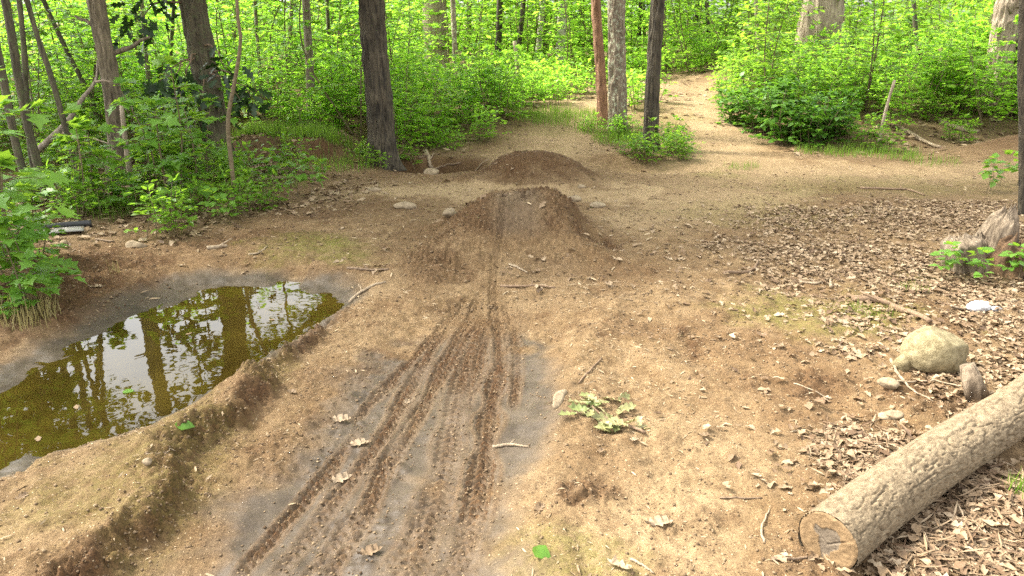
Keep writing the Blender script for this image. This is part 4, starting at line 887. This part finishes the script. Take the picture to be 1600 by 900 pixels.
for k, (pts, rad, mat, lab, nm) in enumerate(STICKS):
    P = ground_path(pts, rad * .75, 6) if len(pts) > 2 else ground_path([pts[0], ((pts[0][0] + pts[1][0]) / 2, (pts[0][1] + pts[1][1]) / 2), pts[1]], rad * .75, 6)
    rr = np.random.default_rng(900 + k); P[:, :2] += rr.normal(0, rad * .25, P[:, :2].shape); P[:, 2] = np.convolve(np.pad(P[:, 2], 3, mode='edge'), np.ones(7) / 7, 'valid'); P[:, 2] = np.maximum(P[:, 2], ground_z(P[:, 0], P[:, 1]) + rad * .4)
    b = P[0].copy(); v, f = tube(P - b, np.linspace(rad, rad * .6, len(P)), 10, .25, k)
    if len(pts) > 2 and rad > .006:
        m_ = len(P) // 2; q = P[m_] - b; e = q + np.array([rr.uniform(-1, 1), rr.uniform(.2, 1), .35]) * rad * 7; v, f = join([(v, f), tube(stick_path(q, e, 5, 0, .05, k), np.linspace(rad * .5, rad * .25, 5), 6)])
    tag(obj(nm, mesh(nm, v, f, True, None, M[mat]), None, b), lab, nm)
for k in range(12):
    a = np.array([-.95 + random.uniform(-.5, .5), 9.75 + random.uniform(-.4, .35)]); q = a + np.array([random.uniform(-.35, .35), random.uniform(-.2, .2)]); t_ = np.linspace(0, 1, 8)[:, None]
    P = a + (q - a) * t_; rad = random.uniform(.008, .018); P = np.column_stack([P, ground_z(P[:, 0], P[:, 1]) + rad + .04 * (k % 3) * t_[:, 0]]); b = P[0].copy()
    v, f = tube(P - b, np.linspace(rad, rad * .6, 8), 7, .25, k); tag(obj('stick', mesh('stick', v, f, True, None, M['stick_pale' if k % 2 else 'twig']), None, b), ('pale' if k % 2 else 'dark') + ' stick in the jumble inside the hollow near the oak', 'stick', 'sticks jumbled in the hollow')
# leaning dead branch in the saplings
B0 = up_at(56, 238, slimB.y - .5); pts = [B0] + [up_at(a, b, slimB.y - .5 + .15 * i) for i, (a, b) in enumerate([(80, 216), (105, 190), (128, 155), (150, 125), (153, 95)])]
db = thing('dead_branch', 'bare grey dead branch propped between the sapling stems and the slim tree', 'branch', B0)
v, f = tube(smooth_line(np.array(pts) - np.array(B0), 5), np.linspace(.034, .012, 26), 8, .2, 3); obj('limb', mesh('limb', v, f, True, None, M['grey_bark']), db)
v, f = tube(smooth_line(np.array([up_at(*q, slimB.y - .3) for q in [(88, 207), (120, 211), (150, 218), (168, 224)]]) - np.array(B0), 5), np.linspace(.014, .006, 16), 6); obj('side_branch', mesh('side_branch', v, f, True, None, M['pale_bark']), db)
v, f = tube(smooth_line(np.array([up_at(*q, slimB.y - .2) for q in [(150, 128), (162, 126), (172, 128)]]) - np.array(B0), 4), np.linspace(.014, .010, 9), 6); obj('side_branch', mesh('side_branch', v, f, True, None, M['pale_bark']), db)

# wood chunk behind the log, plastic scraps
p = G(1530, 618); v, f = tube([(0, 0, -.03), (-.03, .03, .07), (-.05, .05, .13)], [.05, .045, .03], 24, .35, 4); tag(obj('wood_chunk', mesh('wood_chunk', v, f, True, None, M['weathered']), None, p), 'grey upright wood chunk between the boulder and the log', 'wood chunk')
P_, F_ = sphere_pts(40, 22); P_ = P_ * (1 + .30 * np.abs(vnoise(P_[:, 0] * 3, P_[:, 1] * 3, 5, P_[:, 2] * 3)) - .12)[:, None] * np.array([.075, .045, .035]); p = G(1527, 487)
tw, tf = sphere_pts(20, 10); tw = tw * (1 + .35 * vnoise(tw[:, 0] * 4, tw[:, 1] * 4, 6, tw[:, 2] * 4))[:, None] * np.array([.035, .022, .016]) + np.array([.10, -.02, -.012])
tk = np.column_stack([np.linspace(.05, .10, 5), np.linspace(0, -.02, 5), np.linspace(-.005, -.012, 5)]); v, f = join([(P_, F_), (tw, tf), tube(tk, .012, 10, .3, 2)])
tag(obj('plastic_scrap', mesh('plastic_scrap', v, f, False, None, M['whiteplastic']), None, (p.x, p.y, p.z + .032), (0, 0, .1)), 'crumpled white plastic twisted on a bleached stick', 'plastic')
a = G(58, 366); b_ = G(145, 361); dv = np.array(b_ - a); Lp = np.linalg.norm(dv[:2])
bp_ = thing('black_plastic_trim', 'black plastic board lying at the foot of the thicket', 'plastic', a, math.atan2(dv[1], dv[0]))
def slab(x0, x1, y0, y1, z0, z1, bend=0.0):
    n = 14; V = []; F = []
    for i, x in enumerate(np.linspace(x0, x1, n)):
        o = bend * math.sin(i / (n - 1) * 3.1); V += [(x, y0, z0 + o), (x, y1, z0 + o), (x, y1, z1 + o), (x, y0, z1 + o)]
        if i: k = 4 * i; F += [(k - 4 + j, k - 4 + (j + 1) % 4, k + (j + 1) % 4, k + j) for j in range(4)]
    F += [(3, 2, 1, 0), (4 * n - 4, 4 * n - 3, 4 * n - 2, 4 * n - 1)]; return np.array(V), np.array(F)
v, f = slab(0, Lp, .08, .095, -.01, .05, .006); obj('upright_edge', mesh('upright_edge', v, f, False, None, M['blackplastic']), bp_)
v, f = slab(.0, Lp * .85, -.10, .078, .006, .014, .006); obj('flat_flap', mesh('flat_flap', v, f, False, None, M['greyplastic']), bp_)

# wilted oak sprig
p = G(955, 665); sp = thing('wilted_oak_sprig', 'broken oak sprig with wilted pale green leaves lying on the dirt', 'sprig', p); rr = np.random.default_rng(5)
v, f = tube(ground_path([(925, 640), (950, 660), (975, 668), (1008, 682)], .016, 5) - np.array(p), np.linspace(.004, .007, 16), 6); obj('twig', mesh('twig', v, f, True, None, M['stick_brown']), sp)
for i in range(34):
    a = gp(*[(928, 642), (940, 632), (950, 655), (965, 665), (945, 668), (985, 678), (965, 640), (918, 650)][i % 8]) - np.array(p); an = rr.uniform(2.2, 4.4) if i % 8 in (0, 7, 1) else rr.uniform(0, 6.28)
    pos = (a + np.array([rr.normal(0, .025), rr.normal(0, .03),   .008 + .022 * rr.random()]))[None]
    v, f, r_ = place_leaves(L_OAK, pos, np.array([[math.cos(an), math.sin(an), rr.uniform(-.1, .35)]]), np.array([[rr.normal(0, .45), rr.normal(0, .45), 1]]), rr.uniform(.065, .105), None, np.array([rr.uniform(-.2, .8)]), .02)
    obj('leaf', mesh('leaf', v, f, False, {'rnd': ('FLOAT', np.full(len(v), min(1, max(0, (a[0] + .08) * 5 + rr.normal(0, .25)))))}, M['wilt']), sp)
# single leaves one can pick out
def single_leaf(px, py, size, ang, label, mat='litter', tone=.9, tm=L_OAK, name='fallen_leaf', curl=.3, tilt=.25):
    p = G(px, py); v, f, r_ = place_leaves(tm, np.array([[-size / 2 * math.cos(ang), -size / 2 * math.sin(ang), .010]]), np.array([[math.cos(ang), math.sin(ang), 0]]), np.array([[tilt, -tilt, 1.]]), size, None, np.array([curl]), .035)
    return tag(obj(name, mesh(name, v, f, False, {'rnd': ('FLOAT', np.full(len(v), tone))}, M[mat]), None, p), label, 'leaf')
single_leaf(848, 868, .07, -.6, 'fresh green leaf lying on bare dirt beside the mud track', 'near', .4, L_BROAD, curl=.1)
single_leaf(290, 668, .075, .2, 'green leaf on the mossy shelf beside the puddle', 'deep', .8, L_BROAD, curl=.1)
for px, py, s, an, lab in [(560, 696, .10, .4, 'pale curled oak leaf on the grey mud beside the long rut'), (532, 658, .10, .1, 'pale oak leaf at the dry edge of the mud track'), (532, 752, .10, .5, 'shredded pale leaf lying in the mud by the narrow rut'), (636, 632, .06, 1.2, 'small pale leaf on mud in the middle of the track'),
                           (578, 866, .09, .4, 'flat brown leaf pressed in the near mud'), (968, 888, .09, 2.5, 'pale oak leaf beside the pale twig on the dirt'), (842, 798, .07, .9, 'curled brown leaf on dirt beside the mud'), (456, 615, .06, -.5, 'small buff leaf on the slope under the shelf lip'), (150, 450, .10, .2, 'white curled leaf on the brown bank above the puddle'),
                           (1030, 820, .11, .2, 'bleached crushed leaf on the pale dirt'), (990, 690, .05, .3, 'small white leaf under the wilted sprig'), (938, 708, .05, .7, 'brown curled leaf under the wilted sprig'), (1100, 683, .06, .1, 'orange brown leaf on open dirt past the sprig'), (35, 780, .06, 1.0, 'orange brown leaf on the puddle rim mud')]:
    single_leaf(px, py, s, an, lab, 'litter', .86 if 'pale' in lab or 'white' in lab or 'bleached' in lab else .5, curl=.35 + .5 * ((px * 7) % 10) / 10, tilt=.1 + .3 * ((px * 3) % 10) / 10)

for k, (px, py, lab, mat, sz) in enumerate([(192, 612, 'green leaf floating on the murky puddle', 'near', .06), (120, 640, 'brown leaf floating in the wide part of the puddle', 'litter', .05), (300, 520, 'pale leaf floating near the far bank of the puddle', 'litter', .045), (420, 500, 'small tan leaf floating near the tip of the puddle', 'litter', .04), (60, 690, 'tan leaf floating by the near puddle bank', 'litter', .05)]):
    x_, y_ = flat(px, py, ZW); v, f, r_ = place_leaves(L_BROAD if mat == 'near' else L_OAKLITE, np.zeros((1, 3)), np.array([[math.cos(k * 2.1), math.sin(k * 2.1), 0]]), np.array([[0, 0, 1.]]), sz, None, np.array([.08])); v[:, 2] = np.abs(v[:, 2]) * .4 + .002
    tag(obj('floating_leaf', mesh('floating_leaf', v, f, False, {'rnd': ('FLOAT', np.full(len(v), .5))}, M[mat]), None, (x_, y_, ZW)), lab, 'leaf')
# ------------------------------------------------------------------ leaf litter, crumbs, bits and grass
def sample(F, n, x0, x1, y0, y1, seed, power=1.0):
    r = np.random.default_rng(seed); x = r.uniform(x0, x1, n * 6); y = y0 + (y1 - y0) * r.random(n * 6) ** power; ok = (r.random(n * 6) < field(F, x, y)) & (np.abs(x) < .74 * y + .9) & (field(SDP, x, y) > .10)
    return x[ok][:n], y[ok][:n]
r = np.random.default_rng(31); pk = []
for (n, zone, tm, s0, s1, seed, pw) in [(14000, (.6, 5.5, 1.6, 7.5), L_OAKLITE, .022, .062, 1, 1), (2600, (-5, -1.0, 5.3, 10.5), L_OAKLITE, .06, .11, 2, 1), (900, (-1.5, 1.6, 1.7, 7), L_OAKLITE, .04, .08, 3, 1), (5500, (-6, 8, 9, 22), L_RHOMB, .08, .15, 4, 1), (1700, (1.15, 2.6, 1.5, 2.9), L_OAKLITE, .025, .06, 6, 1)]:
    x, y = sample(LITTER, n, *zone, seed, pw); n = len(x); an = r.uniform(0, 6.28, n)
    pos = np.stack([x, y, ground_z(x, y) + r.uniform(.002, .018, n)], 1)
    pk.append(place_leaves(tm, pos, np.stack([np.cos(an), np.sin(an), r.normal(0, .18, n)], 1), np.stack([r.normal(0, .25, n), r.normal(0, .25, n), np.ones(n)], 1), r.uniform(s0, s1, n), np.clip(r.beta(2.2, 1.7, n), 0, 1), r.normal(.10, .35, n), .035))
MID = .16 * np.ones(SH); x, y = sample(MID, 500, -3, 7, 5, 13, 9); n = len(x); an = r.uniform(0, 6.28, n)
pk.append(place_leaves(L_OAKLITE, np.stack([x, y, ground_z(x, y) + r.uniform(.002, .012, n)], 1), np.stack([np.cos(an), np.sin(an), r.normal(0, .18, n)], 1), np.stack([r.normal(0, .25, n), r.normal(0, .25, n), np.ones(n)], 1), r.uniform(.03, .09, n), np.clip(r.beta(1.6, 1.5, n), 0, 1), r.normal(.1, .35, n), .035))
x, y = sample(LITTER, 4200, 1.15, 2.7, 1.5, 2.9, 8); n = len(x); an = r.normal(.5, .9, n)
pk.append(place_leaves(L_STRIP, np.stack([x, y, ground_z(x, y) + r.uniform(.003, .022, n)], 1), np.stack([np.cos(an), np.sin(an), r.normal(0, .15, n)], 1), np.stack([r.normal(0, .4, n), r.normal(0, .4, n), np.ones(n)], 1), r.uniform(.035, .11, n), np.clip(r.beta(1.8, 1.8, n), 0, 1), r.normal(.1, .3, n)))
tag(obj('leaf_litter', leaves_mesh('leaf_litter', pk, M['litter'])), 'dry brown leaf litter covering the forest floor', 'leaf litter', None, 'stuff')
# soil crumbs
OV = np.array([(1, 0, 0), (0, 1, 0), (-1, 0, 0), (0, -1, 0), (0, 0, 1), (0, 0, -1)], float); OF = np.array([(0, 1, 4), (1, 2, 4), (2, 3, 4), (3, 0, 4), (1, 0, 5), (2, 1, 5), (3, 2, 5), (0, 3, 5)])
CF = np.clip(.10 + .9 * DARK + .55 * RUT + .25 * np.clip(fbm(X * 2.5, Y * 2.5, 3, 310), 0, 1), 0, 1) * (1 - .7 * DAMP)
x1, y1 = sample(CF, 15000, -2.6, 2.6, 1.5, 4.6, 41, 1.2); x2, y2 = sample(CF, 8000, -4, 4, 4.4, 9.5, 42); x, y = np.concatenate([x1, x2]), np.concatenate([y1, y2]); n = len(x)
sz = (.0022 + .007 * r.random(n) ** 3) * np.where(y > 4.5, 1.7, 1.0); V = OV[None] * sz[:, None, None] * r.uniform(.55, 1.3, (n, 6, 1)) * np.array([1, 1, .7]); an = r.uniform(0, 6.28, n); c, s = np.cos(an)[:, None], np.sin(an)[:, None]
V = np.stack([V[..., 0] * c - V[..., 1] * s, V[..., 0] * s + V[..., 1] * c, V[..., 2]], -1) + np.stack([x, y, ground_z(x, y) + sz * .3], 1)[:, None, :]
rc = np.clip(r.normal(.35, .22, n) - .25 * field(DARK, x, y) + .5 * (r.random(n) > .94), 0, 1)
tag(obj('soil_crumbs', mesh('soil_crumbs', V.reshape(-1, 3), (OF[None] + (np.arange(n) * 6)[:, None, None]).reshape(-1, 3), False, {'rnd': ('FLOAT', np.repeat(rc, 6))}, M['crumb'])), 'loose soil crumbs and grit on the bare dirt', 'soil', None, 'stuff')
# straw and bark bits
BF = np.clip(.10 + .8 * LITTER + .4 * np.clip(fbm(X * 1.6, Y * 1.6, 3, 320), 0, 1) - .20 * WETM, 0, 1) * (1 - .7 * DAMP)
x1, y1 = sample(BF, 7500, -2.6, 3.2, 1.5, 4.8, 51, 1.1); x2, y2 = sample(BF, 9500, -4.5, 7, 4.6, 14, 52); x, y = np.concatenate([x1, x2]), np.concatenate([y1, y2]); n = len(x); an = r.uniform(0, 6.28, n)
pk = [place_leaves(L_CHIP, np.stack([x, y, ground_z(x, y) + r.uniform(.001, .006, n)], 1), np.stack([np.cos(an), np.sin(an), r.normal(0, .1, n)], 1), np.stack([r.normal(0, .5, n), r.normal(0, .5, n), np.ones(n)], 1), (.010 + .035 * r.random(n) ** 2.5) * np.where(y > 4.7, 1.9, 1), np.clip(r.beta(1.3, 1.6, n), 0, 1))]
tag(obj('straw_bits', leaves_mesh('straw_bits', pk, M['chip'])), 'straw and bark bits strewn over the dirt', 'straw', None, 'stuff')
# grass
def tufts(lst, seed):
    r = np.random.default_rng(seed); pk = []
    for cx, cy, rad, n, h in lst:
        a = r.uniform(0, 6.28, n); q = rad * np.sqrt(r.random(n)); x, y = cx + q * np.cos(a), cy + q * np.sin(a); ba = r.uniform(0, 6.28, n); ln = r.uniform(.15, .9, n)
        ok = field(SDP, x, y) > .05; x, y, ba, ln = x[ok], y[ok], ba[ok], ln[ok]; m = len(x)
        axx = np.stack([np.cos(ba) * ln, np.sin(ba) * ln, np.ones(m)], 1)
        pk.append(place_leaves((L_BLADE[0], L_BLADE[1]), np.stack([x, y, ground_z(x, y)], 1), axx, np.stack([-np.cos(ba), -np.sin(ba), ln], 1) * -1, h * r.uniform(.5, 1.2, m)))
    return pk
L_BLADE = leaf_template([(.05, .022), (.35, .022), (.7, .014)], .3, .35)
def tp(px, py, rad, n, h): p = G(px, py); return (p.x, p.y, rad, n, h)
GRASS = [tp(540, 262, .4, 200, .12), tp(500, 258, .4, 160, .14), tp(1360, 492, .14, 90, .05), tp(1335, 485, .12, 40, .04), tp(1592, 770, .06, 70, .08), tp(1425, 452, .10, 60, .05), tp(1395, 245, .35, 260, .13), tp(1320, 242, .3, 220, .13), tp(1270, 238, .25, 160, .12), tp(1160, 262, .25, 140, .08), tp(1455, 255, .35, 180, .1),
         tp(960, 222, .35, 350, .16), tp(985, 215, .3, 260, .16), tp(930, 205, .35, 240, .14), tp(880, 185, .7, 700, .14), tp(850, 185, .5, 400, .14), tp(920, 183, .4, 300, .12), tp(680, 225, .5, 200, .10), tp(740, 215, .4, 150, .1), tp(1345, 235, .3, 200, .12)]
GRASS += [tp(150 + 9 * k, 330 - 1.5 * k + 8 * (k % 3), .12, 30, .10) for k in range(36)]
GRASS += [(x, 10.0 + .05 * random.random(), .12, 110, .15) for x in np.arange(-3.5, -2.3, .16)] + [(x, 10.35, .25, 110, .16) for x in np.arange(-3.6, -2.1, .2)]
tag(obj('grass', leaves_mesh('grass', tufts(GRASS, 61), M['grass'])), 'short green grass in tufts along the clearing edges', 'grass', None, 'stuff')
DG = [tp(40, 500, .16, 130, .13), tp(60, 492, .12, 80, .10), tp(180, 425, .04, 14, .1), tp(1390, 487, .06, 20, .06)]
tag(obj('dry_grass', leaves_mesh('dry_grass', tufts(DG, 62), M['drygrass'])), 'yellowed dry grass on the bank beside the puddle', 'grass', None, 'stuff')
# undergrowth far up the slope, too far to tell plants apart
r = np.random.default_rng(88); n = 42000; x = r.uniform(-26, 26, n); y = 17 + 17 * r.random(n) ** .8; hh = .15 + 1.3 * r.random(n) ** 1.3 * (.7 + .6 * vnoise(x * .5, y * .5, 410)); ok = (field(FOREST, x, y) > .6) & (np.abs(x) < .74 * y + 2) & (vnoise(x * 1.1, y * 1.1, 411) > -.45)
pos = np.stack([x, y, ground_z(x, y) + hh], 1)[ok]; n = len(pos)
tag(obj('undergrowth', leaves_mesh('undergrowth', [place_leaves(L_RHOMB, pos, r.normal(0, 1, (n, 3)) * np.array([1, 1, .3]), r.normal(0, .4, (n, 3)) + np.array([0, 0, 1]), r.uniform(.10, .20, n), r.random(n))], M['lime'])), 'distant lime green undergrowth on the rising slope', 'undergrowth', None, 'stuff')
